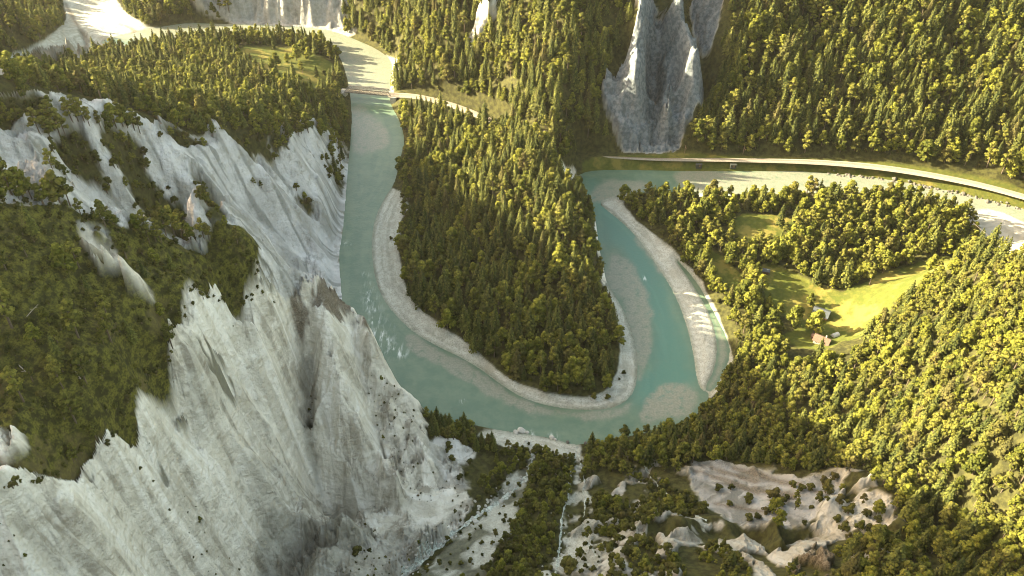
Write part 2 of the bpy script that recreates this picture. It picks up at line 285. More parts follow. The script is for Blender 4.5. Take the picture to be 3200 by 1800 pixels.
GRAVELS = [BAR_P, [(1495,510),(1545,488),(1600,480),(1600,492),(1560,500),(1600,552),(1665,605),(1728,662),(1778,722),(1818,800),(1846,880),(1850,905),(1800,1000),(1760,1000),(1730,850),(1640,660)], [(-80,195),(0,188),(60,184),(200,150),(350,118),(500,95),(560,80),(560,55),(460,50),(385,68),(330,45),(295,10),(280,-60),(130,-60),(160,0),(165,62),(90,115),(0,155),(-80,165)], [(2405,520),(2500,515),(2620,560),(2760,600),(2760,700),(2576,665),(2520,652),(2470,600)], [(1735,478),(1840,478),(1840,497),(1740,493)], [(960,130),(1010,148),(995,200),(985,240),(970,240)]]
MEADOWS = [[(1840,545),(1900,535),(2010,556),(1990,600),(1930,610),(1885,640),(1852,600)], [(1925,655),(1990,685),(2050,722),(2130,742),(2250,735),(2240,785),(2165,850),(2060,875),(2000,805),(1945,785),(1905,705)], [(2100,742),(2240,682),(2380,640),(2412,662),(2330,705),(2250,765),(2150,772)], [(1775,618),(1830,650),(1872,720),(1845,745),(1800,692)], [(590,112),(700,116),(810,142),(845,170),(820,235),(730,218),(620,175)], [(2020,820),(2100,840),(2110,880),(2030,890),(1950,850)]]
TERRACE = [(1465,388),(1600,388),(1720,378),(2000,392),(2300,410),(2620,474),(2700,560),(2400,484),(2200,448),(2000,430),(1600,428),(1465,432)]
SLASH = [(1290,-10),(1240,50),(1200,100),(1165,112),(1195,62),(1220,10),(1245,-10)]
SPUR_ROCK = [[(1402,396),(1425,412),(1448,405),(1446,450),(1430,462),(1412,440)], [(1362,335),(1380,338),(1388,380),(1392,425),(1376,400),(1368,360)], [(1494,545),(1506,545),(1514,640),(1530,690),(1530,720),(1512,715),(1506,640)]]

rock = np.maximum(M(A_FACE, 5, 16), M(TALUS, 8, 10))
bface = M(B_FACE, 5, 12)
vegb = sum(M(p, 8, 16) for p in V_B).clip(0, 1) * bface
vega = sum(M(p, 5, 16) for p in V_A).clip(0, 1) * sstep(.46, .54, fbm(GX, GY, 3, 3, 5)) * .8
rock = np.maximum(rock, bface * (1 - vegb)) * (1 - vega)
green = M(GREEN, 3, 17); scree = sum(M(p, 8, 18) for p in SCREE).clip(0, 1) * sstep(.42, .58, fbm(GX, GY, 6, 3, 4) + .12)
rock = np.maximum(np.maximum(rock, M(GREEN, 30, 6)) * (1 - green), scree)
funnel = np.maximum(M(FUNNEL, 3, 9), M(FUNNEL_B, 4, 9)); flutes = M(FLUTES, 4, 4)
rock = np.maximum.reduce([rock, funnel, flutes, M(SLASH, 3, 5)] + [M(p, 3, 3) for p in SPUR_ROCK])
shale = M(SHALE, 6, 10)
screer = sum(M(p, 6, 14) for p in SCREE_R).clip(0, 1)
badl = M([(1470,1150),(1740,1180),(2110,1180),(2300,1330),(2120,1500),(1350,1500),(1460,1300)], 20, 10)
screer = np.maximum(screer * sstep(.47, .57, fbm(GX, GY, 9, 4, 1) + .05), badl * sstep(.555, .63, fbm(GX, GY, 12, 4, 6)))
rock = np.maximum.reduce([rock, shale, screer])
soil = sum(M(p, 8, 20) for p in BROWN).clip(0, 1) * sstep(.38, .52, fbm(GX, GY, 5, 4, 3)) * .9
for P in ([(1848,1178),(1920,1194),(2000,1216),(2060,1240)], [(1745,1186),(1830,1208),(1905,1236)], [(1900,1225),(1990,1250)], [(1790,1180),(1900,1205)], [(1800,1262),(1900,1285),(1960,1300)], [(165,10),(192,60),(216,92),(220,130),(170,160),(95,184)], [(300,108),(250,128),(226,150),(206,172)], [(215,92),(245,120),(250,140)], [(300,60),(340,75),(330,92)], [(60,186),(120,160),(200,140)]):
    soil = np.maximum(soil, .75 * np.exp(-((line_d(P) + WOB * 1.5) / 1.8) ** 2))
fan = np.maximum.reduce([M(FAN, 6, 16) * sstep(.40, .52, fbm(GX, GY, 9, 4, 2)), M(STREAMBED, 8, 18) * (.25 + .75 * sstep(.40, .55, fbm(GX, GY, 14, 4, 3))), M(SHORE_B, 4, 6)])
gravel = np.maximum.reduce([fan] + [M(p, 2.5, 3) for p in GRAVELS])
meadow = np.maximum.reduce([M(p, 3, 6) for p in MEADOWS] + [M(TERRACE, 4, 2) * .8])
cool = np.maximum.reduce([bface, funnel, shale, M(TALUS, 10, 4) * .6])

GZ = GZ * (1 - shale) + BASE * shale                      # the grey shale lies as one even slope
# water runs lower than its banks
SD = np.maximum(sdist(GX, GY, RIVER, True, 60), sdist(GX, GY, SIDE, True, 30))
bank = np.maximum(GZ, .35)
flat = np.maximum(meadow, gravel)
detail_ok = sstep(2, 14, -SD)

# flow lines of falling water on the rock: noise smeared down the slope
def grads(Z):
    zc = np.gradient(Z, axis=1) / np.maximum(np.gradient(COLA)[None, :] * ROWC[:, None], 1e-6)
    zr = np.gradient(Z, axis=0); xr = COLA[None, :] * np.gradient(ROWC)[:, None]
    return zc, (zr - zc * xr) / np.gradient(ROWY)[:, None]
rug = np.clip(rock + soil, 0, 1) * detail_ok * sstep(.15, .6, np.hypot(*grads(GZ)))
big = np.where(PU < 1250, 1.5, .75) * (1 - .45 * bface) * (1 + .8 * funnel) * (1 - .8 * shale) * (1 - .45 * screer) * (1 - .5 * M(TALUS, 10, 4))
wx, wy = GX + (fbm(GX, GY, 30, 3, 5) - .5) * 26, GY + (fbm(GX, GY, 30, 3, 6) - .5) * 26
crag = 0
for k_, s_ in enumerate((38., 19., 9.5, 4.7, 2.4)):
    crag = crag + ((1 - np.abs(2 * vnoise(wx, wy, s_, k_) - 1)) ** 1.6 - .42) * s_ * (.50, .46, .38, .32, .26)[k_]
GZ = GZ + rug * big * crag
gx, gy = grads(GZ)
gx = gx + rug * (fbm(GX, GY, 9, 3, 1) - .5) * 1.6 + rug * (fbm(GX, GY, 26, 3, 3) - .5) * 1.6; gy = gy + rug * (fbm(GX, GY, 9, 3, 4) - .5) * 1.6 + rug * (fbm(GX, GY, 26, 3, 0) - .5) * 1.6
SLOPE = np.hypot(gx, gy)
licm = (np.maximum.reduce([rock, soil, fan * .6]) > .02) & INVIEW
X0, Y0 = GX[licm], GY[licm]
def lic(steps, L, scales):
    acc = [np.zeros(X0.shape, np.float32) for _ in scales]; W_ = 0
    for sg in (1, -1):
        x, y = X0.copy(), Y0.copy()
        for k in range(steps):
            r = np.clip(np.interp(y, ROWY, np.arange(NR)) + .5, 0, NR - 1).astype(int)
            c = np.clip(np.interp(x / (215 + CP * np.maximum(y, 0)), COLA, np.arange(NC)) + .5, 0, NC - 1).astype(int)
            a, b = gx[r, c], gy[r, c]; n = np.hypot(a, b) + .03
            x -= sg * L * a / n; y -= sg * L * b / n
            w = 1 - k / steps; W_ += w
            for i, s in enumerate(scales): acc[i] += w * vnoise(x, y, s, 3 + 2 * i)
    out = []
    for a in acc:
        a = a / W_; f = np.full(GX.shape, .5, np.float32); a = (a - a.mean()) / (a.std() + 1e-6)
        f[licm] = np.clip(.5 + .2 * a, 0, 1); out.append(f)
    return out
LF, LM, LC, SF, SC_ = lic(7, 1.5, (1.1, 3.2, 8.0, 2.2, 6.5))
rk = np.clip(rock + soil * .8 + fan * .15, 0, 1) * (1 - .88 * shale) * detail_ok * sstep(.1, .5, SLOPE)
near = np.where(GX < 250, 1, 1)
GZ = GZ + rk * (((LC - .5) * 4 + (LM - .5) * 3 + (LF - .5) * 1.0 + (fbm(GX, GY, 4, 4, 5, .7) - .5) * 4) * np.where(PU < 1250, 1, .75))
GZ = GZ + (1 - rk) * detail_ok * (1 - flat) * ((fbm(GX, GY, 30, 4, 3) - .5) * 7 + (fbm(GX, GY, 5, 2, 6) - .5) * .8)
GZ = GZ + green * (fbm(GX, GY, 14, 3, 2) - .5) * 6
GZ = GZ + gravel * detail_ok * (fbm(GX, GY, 6, 3, 1) - .5) * .6

# track benches
TRACKS = [[(880,229),(930,235),(985,238),(1040,240),(1110,255),(1170,275),(1235,303),(1262,318)], [(1470,389),(1540,393),(1620,398),(1700,400),(1800,400),(1900,402),(2000,404),(2100,409),(2200,418),(2300,432),(2400,450),(2500,472),(2700,530)]]
TZ = 6.6
TRACK_W = []
for P in TRACKS:
    P = smooth_poly(P, 2, False); x, y = ground(P[:, 0], P[:, 1], TZ)
    Q = resample(np.stack([x, y], 1), 4, False); TRACK_W.append(Q)
    d = -sdist(GX, GY, Q, False, 40.)
    k = (1 - sstep(5.5, 13, d)) * (SD < 0)
    GZ = GZ * (1 - k) + (TZ - .3) * k

inside = SD > 0
edge = sstep(0, 9, -SD)
GZ = np.where(inside, -np.minimum(SD * .15, 2.5) - .15, np.where(SD > -60, np.maximum(GZ, .4) * edge + .3 * (1 - edge) * sstep(0, 1.5, -SD), GZ))

# ------------------------------------------------------------------ scene helpers
SC = bpy.context.scene
COL = SC.collection
def link(o, parent=None):
    COL.objects.link(o)
    if parent is not None: o.parent = parent
    return o
def tag(o, label=None, cat=None, group=None, kind=None):
    if label: o['label'] = label
    if cat: o['category'] = cat
    if group: o['group'] = group
    if kind: o['kind'] = kind
    return o
def mesh_np(name, V, F, mats=(), mi=None, smooth=False, attrs=None):
    """F: (n,4) or (n,3) int array"""
    me = bpy.data.meshes.new(name); F = np.asarray(F, np.int32)
    me.vertices.add(len(V)); me.vertices.foreach_set('co', np.asarray(V, np.float32).ravel())
    me.loops.add(F.size); me.loops.foreach_set('vertex_index', F.ravel())
    me.polygons.add(len(F)); me.polygons.foreach_set('loop_start', np.arange(0, F.size, F.shape[1], dtype=np.int32))
    for m in mats: me.materials.append(m)
    if mi is not None: me.polygons.foreach_set('material_index', np.asarray(mi, np.int32))
    me.polygons.foreach_set('use_smooth', np.full(len(F), smooth, bool))
    for k, a in (attrs or {}).items():
        a = np.asarray(a, np.float32)
        if a.ndim == 2: me.color_attributes.new(k, 'FLOAT_COLOR', 'POINT').data.foreach_set('color', a.ravel())
        else: me.attributes.new(k, 'FLOAT', 'POINT').data.foreach_set('value', a)
    me.update(calc_edges=True); me.validate()
    return me

# ------------------------------------------------------------------ materials
class NT:
    def __init__(s, name):
        s.m = bpy.data.materials.new(name); s.m.use_nodes = True; s.t = s.m.node_tree
        s.b = s.t.nodes['Principled BSDF']; s.out = s.t.nodes['Material Output']
        s.b.inputs['Roughness'].default_value = .9; s.b.inputs['Specular IOR Level'].default_value = .15
    def n(s, typ, **kw):
        n = s.t.nodes.new(typ)
        for k, v in kw.items():
            if k.startswith('i_'):
                key = k[2:]; n.inputs[int(key) if key.isdigit() else key.replace('_', ' ')].default_value = v
            else: setattr(n, k, v)
        return n
    def l(s, a, b): s.t.links.new(a, b)
    def sock(s, v, inp):
        if isinstance(v, (int, float, tuple)): inp.default_value = v if not isinstance(v, tuple) else (*v, 1)[:4]
        else: s.l(v, inp)
    def mix(s, f, a, b, mode='MIX'):
        n = s.n('ShaderNodeMix', data_type='RGBA', blend_type=mode)
        s.sock(f, n.inputs['Factor']); s.sock(a, n.inputs[6]); s.sock(b, n.inputs[7]); return n.outputs[2]
    def math(s, op, a, b=0., clamp=False):
        n = s.n('ShaderNodeMath', operation=op, use_clamp=clamp); s.sock(a, n.inputs[0]); s.sock(b, n.inputs[1]); return n.outputs[0]
    def ramp(s, f, a, b):
        n = s.n('ShaderNodeMapRange'); n.interpolation_type = 'SMOOTHSTEP'
        s.l(f, n.inputs[0]); n.inputs[1].default_value = a; n.inputs[2].default_value = b; return n.outputs[0]
    def noise(s, scale, detail=4, rough=.55, vec=None):
        n = s.n('ShaderNodeTexNoise'); n.inputs['Scale'].default_value = scale; n.inputs['Detail'].default_value = detail; n.inputs['Roughness'].default_value = rough
        if vec is not None: s.l(vec, n.inputs['Vector'])
        return n.outputs[0]
    def bump(s, h, strength=.5, dist=1.):
        n = s.n('ShaderNodeBump'); n.inputs['Strength'].default_value = strength; n.inputs['Distance'].default_value = dist
        s.l(h, n.inputs['Height']); s.l(n.outputs[0], s.b.inputs['Normal']); return n

def mat_plain(name, col, rough=.8, var=.25, scale=2.0, bump=.0):
    k = NT(name); g = k.n('ShaderNodeTexCoord').outputs['Object']
    f = k.noise(scale, 5, .6, g)
    k.l(k.mix(k.ramp(f, .3, .7), tuple(c * (1 - var) for c in col), tuple(min(1, c * (1 + var)) for c in col)), k.b.inputs['Base Color'])
    k.b.inputs['Roughness'].default_value = rough
    if bump: k.bump(f, bump, .2)
    return k.m

def mat_terrain():
    k = NT('valley_ground'); g = k.n('ShaderNodeTexCoord').outputs['Object']
    A = k.n('ShaderNodeSeparateColor'); a = k.n('ShaderNodeAttribute', attribute_name='cover'); k.l(a.outputs['Color'], A.inputs[0])
    B = k.n('ShaderNodeSeparateColor'); b = k.n('ShaderNodeAttribute', attribute_name='relief'); k.l(b.outputs['Color'], B.inputs[0])
    C = k.n('ShaderNodeSeparateColor'); c = k.n('ShaderNodeAttribute', attribute_name='tone'); k.l(c.outputs['Color'], C.inputs[0])
    n1 = k.noise(.35, 6, .6, g); n2 = k.noise(.06, 5, .6, g); n3 = k.noise(1.3, 4, .7, g)
    floor = k.mix(k.ramp(n1, .35, .65), (.026, .026, .008), (.06, .058, .016))
    grass = k.mix(k.ramp(n1, .38, .62), (.030, .031, .007), (.118, .112, .018))
    grass = k.mix(k.math('MULTIPLY', k.ramp(n3, .45, .62), .7), grass, (.018, .018, .006)); grass = k.mix(k.math('MULTIPLY', k.ramp(n2, .56, .66), .5), grass, (.12, .095, .04))
    mead = k.mix(k.ramp(n1, .3, .7), (.062, .072, .013), (.10, .104, .017))
    mead = k.mix(k.math('MULTIPLY', k.ramp(k.noise(.13, 5, .6, g), .46, .6), .75), mead, (.062, .078, .012)); mead = k.mix(k.ramp(n2, .5, .62), mead, (.165, .14, .032))
    col = k.mix(C.outputs[0], floor, grass)
    col = k.mix(A.outputs[2], col, mead)
    # limestone: pale; run-off stains, drawn stronger to paint in missing relief shading
    pale = k.mix(k.ramp(n2, .35, .65), (.72, .67, .55), (.83, .785, .67))
    pale = k.mix(k.ramp(n3, .58, .82), pale, (.58, .53, .43))
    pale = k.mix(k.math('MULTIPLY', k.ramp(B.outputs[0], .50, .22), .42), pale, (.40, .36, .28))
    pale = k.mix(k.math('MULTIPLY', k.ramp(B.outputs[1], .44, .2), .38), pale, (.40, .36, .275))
    nb_ = k.noise(.11, 7, .68, g)
    pale = k.mix(k.math('MULTIPLY', k.ramp(nb_, .56, .67), .55), pale, (.42, .375, .29))
    pale = k.mix(k.math('MULTIPLY', k.ramp(nb_, .47, .36), .6), pale, (.90, .86, .75))
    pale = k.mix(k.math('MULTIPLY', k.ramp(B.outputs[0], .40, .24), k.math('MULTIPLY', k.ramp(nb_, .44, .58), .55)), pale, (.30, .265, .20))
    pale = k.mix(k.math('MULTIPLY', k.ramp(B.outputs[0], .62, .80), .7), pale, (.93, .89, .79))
    du = k.n('ShaderNodeAttribute', attribute_name='grey_tone')
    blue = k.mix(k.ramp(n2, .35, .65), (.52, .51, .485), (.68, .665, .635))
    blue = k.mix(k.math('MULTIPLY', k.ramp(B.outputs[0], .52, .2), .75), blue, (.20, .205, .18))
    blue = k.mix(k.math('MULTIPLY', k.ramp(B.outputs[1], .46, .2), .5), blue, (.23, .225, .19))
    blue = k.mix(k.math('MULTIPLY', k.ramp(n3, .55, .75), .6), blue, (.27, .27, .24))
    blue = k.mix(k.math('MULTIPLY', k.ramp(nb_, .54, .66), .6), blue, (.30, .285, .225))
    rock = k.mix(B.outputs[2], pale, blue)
    rock = k.mix(du.outputs['Fac'], rock, k.mix(1., rock, (.50, .51, .50), 'MULTIPLY'))  # rock darkened to grey by zones, the carved gully among them
    rock = k.mix(C.outputs[1], rock, k.mix(k.ramp(n1, .4, .6), (.045, .063, .072), (.125, .145, .152)))      # dark flutes; in the funnel its deep shade is put into the rock colour
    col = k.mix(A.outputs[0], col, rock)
    peb = k.n('ShaderNodeTexVoronoi'); peb.inputs['Scale'].default_value = 1.1; k.l(g, peb.inputs['Vector'])
    grav = k.mix(k.ramp(n1, .3, .7), (.335, .34, .285), (.47, .47, .40))
    grav = k.mix(k.ramp(peb.outputs[0], .55, .1), grav, (.27, .26, .22))
    grav = k.mix(k.math('MULTIPLY', k.ramp(n2, .5, .68), .6), grav, (.30, .285, .22))
    grav = k.mix(C.outputs[2], grav, (.36, .345, .29))
    st = k.n('ShaderNodeAttribute', attribute_name='strand'); we = k.n('ShaderNodeAttribute', attribute_name='wet')
    grav = k.mix(k.math('MULTIPLY', k.ramp(st.outputs['Fac'], .45, .7), .55), grav, k.mix(1., grav, (.62, .62, .58), 'MULTIPLY'))
    grav = k.mix(k.math('MULTIPLY', we.outputs['Fac'], .75), grav, k.mix(1., grav, (.52, .56, .5), 'MULTIPLY'))
    col = k.mix(A.outputs[1], col, grav)
    so = k.n('ShaderNodeAttribute', attribute_name='soil')
    brown = k.mix(k.ramp(n3, .35, .65), (.075, .055, .035), (.20, .165, .115))
    col = k.mix(so.outputs['Fac'], col, brown)
    k.l(col, k.b.inputs['Base Color'])
    wp = k.n('ShaderNodeVectorMath', operation='ADD'); k.l(g, wp.inputs[0])
    nz = k.n('ShaderNodeTexNoise'); nz.inputs['Scale'].default_value = .25; nz.inputs['Detail'].default_value = 4; k.l(g, nz.inputs['Vector'])
    sc = k.n('ShaderNodeVectorMath', operation='SCALE'); k.l(nz.outputs['Color'], sc.inputs[0]); sc.inputs['Scale'].default_value = 4.5; k.l(sc.outputs[0], wp.inputs[1])
    cr = []
    for s_ in (.16, .42):
        vo = k.n('ShaderNodeTexVoronoi', feature='DISTANCE_TO_EDGE'); vo.inputs['Scale'].default_value = s_; k.l(wp.outputs[0], vo.inputs['Vector']); cr.append(k.ramp(vo.outputs['Distance'], 0, .16))
    crack = k.math('ADD', k.math('MULTIPLY', cr[0], 1.0), k.math('MULTIPLY', cr[1], .5))
    n4 = k.math('ADD', k.noise(.16, 6, .65, g), k.math('MULTIPLY', crack, .035))
    h_ = k.math('ADD', k.math('MULTIPLY', n4, 3.2), k.math('ADD', k.math('MULTIPLY', n1, .45), k.math('MULTIPLY', n3, .16)))
    bn = k.bump(h_, 1., 1.); k.l(k.math('ADD', k.math('MULTIPLY', k.math('MULTIPLY', A.outputs[0], k.math('SUBTRACT', 1., k.math('MULTIPLY', C.outputs[1], .75))), .75), .2), bn.inputs['Strength'])
    bn.inputs['Distance'].default_value = 1.5
    return k.m

def mat_water():
    k = NT('glacial_water'); g = k.n('ShaderNodeTexCoord').outputs['Object']
    w = k.n('ShaderNodeAttribute', attribute_name='bed'); S = k.n('ShaderNodeSeparateColor'); k.l(w.outputs['Color'], S.inputs[0])
    n1 = k.noise(.12, 4, .6, g); n2 = k.noise(.9, 4, .65, g)
    fl = k.n('ShaderNodeAttribute', attribute_name='flow')
    deep = k.mix(k.ramp(n1, .35, .65), (.078, .132, .084), (.108, .158, .100))
    deep = k.mix(S.outputs[2], deep, (.064, .152, .112))
    deep = k.mix(k.math('MULTIPLY', k.ramp(fl.outputs['Fac'], .35, .75), .5), deep, k.mix(1., deep, (1.35, 1.22, 1.2), 'MULTIPLY'))
    shal = k.mix(k.ramp(n2, .4, .62), (.16, .178, .125), (.225, .215, .165))  # pale over shoals; also paints the sky glare of the far reaches
    mp = k.n('ShaderNodeMapping'); mp.inputs['Scale'].default_value = (1.2, .3, 1); k.l(g, mp.inputs[0])
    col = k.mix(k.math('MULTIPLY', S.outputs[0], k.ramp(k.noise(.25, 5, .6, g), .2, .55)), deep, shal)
    foam = k.math('MULTIPLY', S.outputs[1], k.math('MULTIPLY', k.ramp(k.noise(.34, 5, .65, mp.outputs[0]), .47, .66), .8))
    col = k.mix(foam, col, (.75, .78, .74))
    k.l(col, k.b.inputs['Base Color'])
    k.b.inputs['Roughness'].default_value = .28; k.b.inputs['Specular IOR Level'].default_value = .4
    wv = k.noise(.6, 4, .6, g)
    k.bump(wv, .35, .5)
    return k.m

def mat_leaf(name, dark, light, tip, transl=.3, hue=0.):
    k = NT(name); oi = k.n('ShaderNodeObjectInfo'); g = k.n('ShaderNodeTexCoord').outputs['Object']
    f = k.noise(.55, 3, .6, g)
    v = k.n('ShaderNodeAttribute', attribute_name='leaf')
    col = k.mix(oi.outputs['Random'], dark, light)
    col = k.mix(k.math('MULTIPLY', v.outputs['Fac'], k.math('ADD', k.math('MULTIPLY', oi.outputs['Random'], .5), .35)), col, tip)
    col = k.mix(k.math('MULTIPLY', k.ramp(k.math('FRACT', k.math('MULTIPLY', oi.outputs['Random'], 7.31)), .88, .98), .5), col, (.12, .09, .035))
    col = k.mix(k.ramp(f, .35, .65), k.mix(1., col, (.62, .64, .7), 'MULTIPLY'), col)
    k.l(col, k.b.inputs['Base Color'])
    tr = k.n('ShaderNodeBsdfTranslucent'); k.l(col, tr.inputs[0])
    ms = k.n('ShaderNodeMixShader'); ms.inputs[0].default_value = transl
    k.l(k.b.outputs[0], ms.inputs[1]); k.l(tr.outputs[0], ms.inputs[2]); k.l(ms.outputs[0], k.out.inputs[0])
    return k.m

M_GROUND, M_WATER = mat_terrain(), mat_water()
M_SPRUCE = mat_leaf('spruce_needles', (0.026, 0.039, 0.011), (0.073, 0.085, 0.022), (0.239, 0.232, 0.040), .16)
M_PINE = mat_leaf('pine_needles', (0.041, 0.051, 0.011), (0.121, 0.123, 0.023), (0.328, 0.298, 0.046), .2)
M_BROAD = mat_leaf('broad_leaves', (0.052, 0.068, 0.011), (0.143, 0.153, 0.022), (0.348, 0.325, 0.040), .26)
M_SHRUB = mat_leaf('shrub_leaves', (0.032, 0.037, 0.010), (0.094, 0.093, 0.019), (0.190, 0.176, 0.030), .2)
M_BARK = mat_plain('bark', (.11, .085, .06), .9, .3, 3.)
M_DEAD = mat_plain('dry_wood', (.30, .26, .21), .9, .25, 3.)

# ------------------------------------------------------------------ terrain and water
CO = np.stack([GX, GY, GZ], -1).reshape(-1, 3)
idx = np.arange(NR * NC).reshape(NR, NC)
QUADS = np.stack([idx[:-1, :-1], idx[:-1, 1:], idx[1:, 1:], idx[1:, :-1]], -1).reshape(-1, 4)
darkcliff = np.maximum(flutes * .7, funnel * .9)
grey_tone = np.maximum.reduce([shale * .9, screer * .9, M([(770,880),(860,830),(960,930),(1060,1080),(1090,1190),(960,1230),(830,1180),(790,1050)], 40, 20) * .15, M([(670,1190),(780,1210),(1000,1235),(1190,1240),(1180,1290),(1000,1420),(960,1560),(640,1560),(640,1330)], 30, 20) * .42,
    M([(640,1350),(760,1345),(1000,1345),(1150,1320),(1030,1449),(1000,1560),(650,1560)], 14, 10), M([(752,860),(775,870),(792,960),(785,1050),(800,1150),(815,1210),(780,1200),(756,1080),(768,980),(745,930)], 8, 8) * .75,
    M([(-200,1260),(120,1250),(240,1330),(330,1449),(330,1560),(-200,1560)], 40, 30) * .35, M([(480,900),(540,960),(560,1080),(470,1040)], 20, 20) * .4])
bright = np.maximum(M([(-80,195),(60,184),(200,150),(350,118),(560,95),(560,72),(380,98),(260,112),(150,150),(0,180)], 6, 8), M([(2440,525),(2760,600),(2760,700),(2520,652)], 6, 3))
def rgba(*ch): return np.stack([np.asarray(c, np.float32).ravel() for c in ch] + [np.ones(NR * NC, np.float32)], -1)
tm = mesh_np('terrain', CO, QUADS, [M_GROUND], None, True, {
    'cover': rgba(rock, gravel, meadow), 'relief': rgba(SF, SC_, cool), 'tone': rgba(green, darkcliff, bright), 'soil': (soil * (1 - green)).ravel(), 'strand': (vnoise(SD + WOB * 2.5, GX * .15, 1.7, 2) * .6 + vnoise(SD + WOB * 4, GX * .1, 4.5, 4) * .4).ravel(), 'grey_tone': grey_tone.ravel(), 'wet': (sstep(3.2, .3, -SD) * gravel).ravel()})
terrain = tag(link(bpy.data.objects.new('terrain', tm)), 'river gorge of white cliffs, wooded slopes, meadows and gravel bars', kind='structure')

SHALLOW_GLARE = [[(1020,835),(1100,878),(1210,938),(1310,1004),(1430,1035),(1550,1030),(1595,1005),(1570,1047),(1500,1060),(1400,1055),(1330,1038),(1260,1012),(1150,962),(1060,928),(1025,892)], [(1530,640),(1565,650),(1600,700),(1635,780),(1650,850),(1634,900),(1605,970),(1606,900),(1590,840),(1560,760),(1530,715)], [(1610,1066),(1622,1000),(1660,968),(1720,965),(1765,990),(1745,1042),(1700,1060)], [(890,255),(935,290),(985,350),(978,392),(920,402),(888,372),(884,300)], [(1478,505),(1500,468),(1560,458),(1650,462),(1600,482),(1540,497),(1505,512)], [(1590,590),(1650,620),(1700,690),(1690,705),(1640,655)], [(860,140),(990,150),(985,238),(880,236),(872,190)], [(230,75),(560,40),(800,60),(920,95),(1020,145),(1000,240),(860,240),(840,130),(700,95),(400,120)], [(1690,415),(2000,420),(2300,440),(2760,540),(2760,640),(2500,535),(2250,500),(1800,500),(1720,495)]]  # shoals; the far-reach outlines at the end paint in sky glare
sh = np.maximum.reduce([M(p, 9, 8) for p in SHALLOW_GLARE] + [sstep(0, 3, sdist(GX, GY, SIDE, True, 6)) * .8])
turq = M([(1470,470),(1500,460),(1640,640),(1760,960),(1700,1060),(1560,1000),(1650,900),(1600,700),(1500,560)], 30, 10)
foam = np.zeros(GX.shape)
for u, v, r in ((872,614,3),(866,606,2),(925,722,4),(930,755,5),(935,778,5),(942,805,5),(952,835,6),(968,860,6),(990,880,7),(1008,888,5),(920,690,3),(930,735,4),(960,845,5),(1390,1100,3),(1300,1090,2.5),(1455,446,3),(1335,1092,3),(1165,1010,2),(1620,700,2.5),(940,600,2),(1010,320,2)):
    x, y = ground(u, v, 0); foam = np.maximum(foam, np.exp(-((GX - x) ** 2 + (GY - y) ** 2) / (r * .72) ** 2))
foam = np.maximum(foam, M([(905,690),(940,720),(975,800),(1015,880),(1000,900),(960,860),(925,780)], 10, 10) * .12)
keep = (SD > -2.5).ravel()[QUADS].any(1)
used, inv = np.unique(QUADS[keep], return_inverse=True)
WV = CO[used].copy(); WV[:, 2] = 0
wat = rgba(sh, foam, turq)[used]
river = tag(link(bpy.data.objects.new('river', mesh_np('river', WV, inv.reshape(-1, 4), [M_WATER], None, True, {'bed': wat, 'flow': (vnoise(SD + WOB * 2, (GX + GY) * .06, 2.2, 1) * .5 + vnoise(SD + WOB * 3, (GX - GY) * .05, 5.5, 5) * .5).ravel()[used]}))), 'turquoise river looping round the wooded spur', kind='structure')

# ------------------------------------------------------------------ tree shapes (a few of each kind, about 16 m tall)
class Geo:
    def __init__(s): s.V, s.F, s.mi, s.leaf, s.n = [], [], [], [], 0
    def add(s, V, F, mi, leaf=0.):
        V = np.asarray(V, float); F = np.asarray(F, int)
        s.V.append(V); s.F.append(F + s.n); s.mi.append(np.full(len(F), mi)); s.leaf.append(np.broadcast_to(np.asarray(leaf, float), (len(V),)).copy()); s.n += len(V)
    def arrays(s): return np.vstack(s.V), np.vstack(s.F), np.concatenate(s.mi), np.concatenate(s.leaf)
def cards(P, N, size, rng, asp=.75):
    """small bent leaf sprays (two quads each) at P facing N"""
    n = len(P); N = N / (np.linalg.norm(N, axis=1, keepdims=True) + 1e-9)
    A = np.cross(N, rng.normal(size=(n, 3))); A /= np.linalg.norm(A, axis=1, keepdims=True) + 1e-9
    B = np.cross(N, A); s = np.asarray(size).reshape(-1, 1) * np.ones((n, 1))
    sag = N * s * .35
    c = [P - A * s - sag + B * s * asp * .4, P - A * s * .5 - B * s * asp * .9 - sag * .5, P - B * s * asp + sag * .3, P + B * s * asp + sag * .3, P + A * s - sag - B * s * asp * .35, P + A * s * .45 + B * s * asp * .8 - sag * .5]
    V = np.stack(c, 1).reshape(-1, 3); b = np.arange(n)[:, None] * 6
    F = np.concatenate([b + np.array([[0, 1, 2, 3]]), b + np.array([[2, 4, 5, 3]])])
    return V, F
def tube(pts, rad, k=6):
    pts = np.asarray(pts, float); V = []
    for p, r in zip(pts, rad):
        a = np.arange(k) * 2 * math.pi / k; V += [(p[0] + r * math.cos(t), p[1] + r * math.sin(t), p[2]) for t in a]
    F = [(i * k + j, i * k + (j + 1) % k, (i + 1) * k + (j + 1) % k, (i + 1) * k + j) for i in range(len(pts) - 1) for j in range(k)]
    return V, F
def blob(c, r, rng, k=7, m=5):
    """rough closed lump, kept dark inside the leaves"""
    V = []
    for i in range(m + 1):
        ph = math.pi * i / m
        for j in range(k):
            th = 2 * math.pi * j / k; q = 1 + rng.uniform(-.18, .18)
            V.append((c[0] + r[0] * q * math.sin(ph) * math.cos(th), c[1] + r[1] * q * math.sin(ph) * math.sin(th), c[2] + r[2] * q * math.cos(ph)))
    F = [(i * k + j, i * k + (j + 1) % k, (i + 1) * k + (j + 1) % k, (i + 1) * k + j) for i in range(m) for j in range(k)]
    return V, F
def sph(n, rng):
    v = rng.normal(size=(n, 3)); return v / np.linalg.norm(v, axis=1, keepdims=True)
TRUNK, CROWN = 0, 1
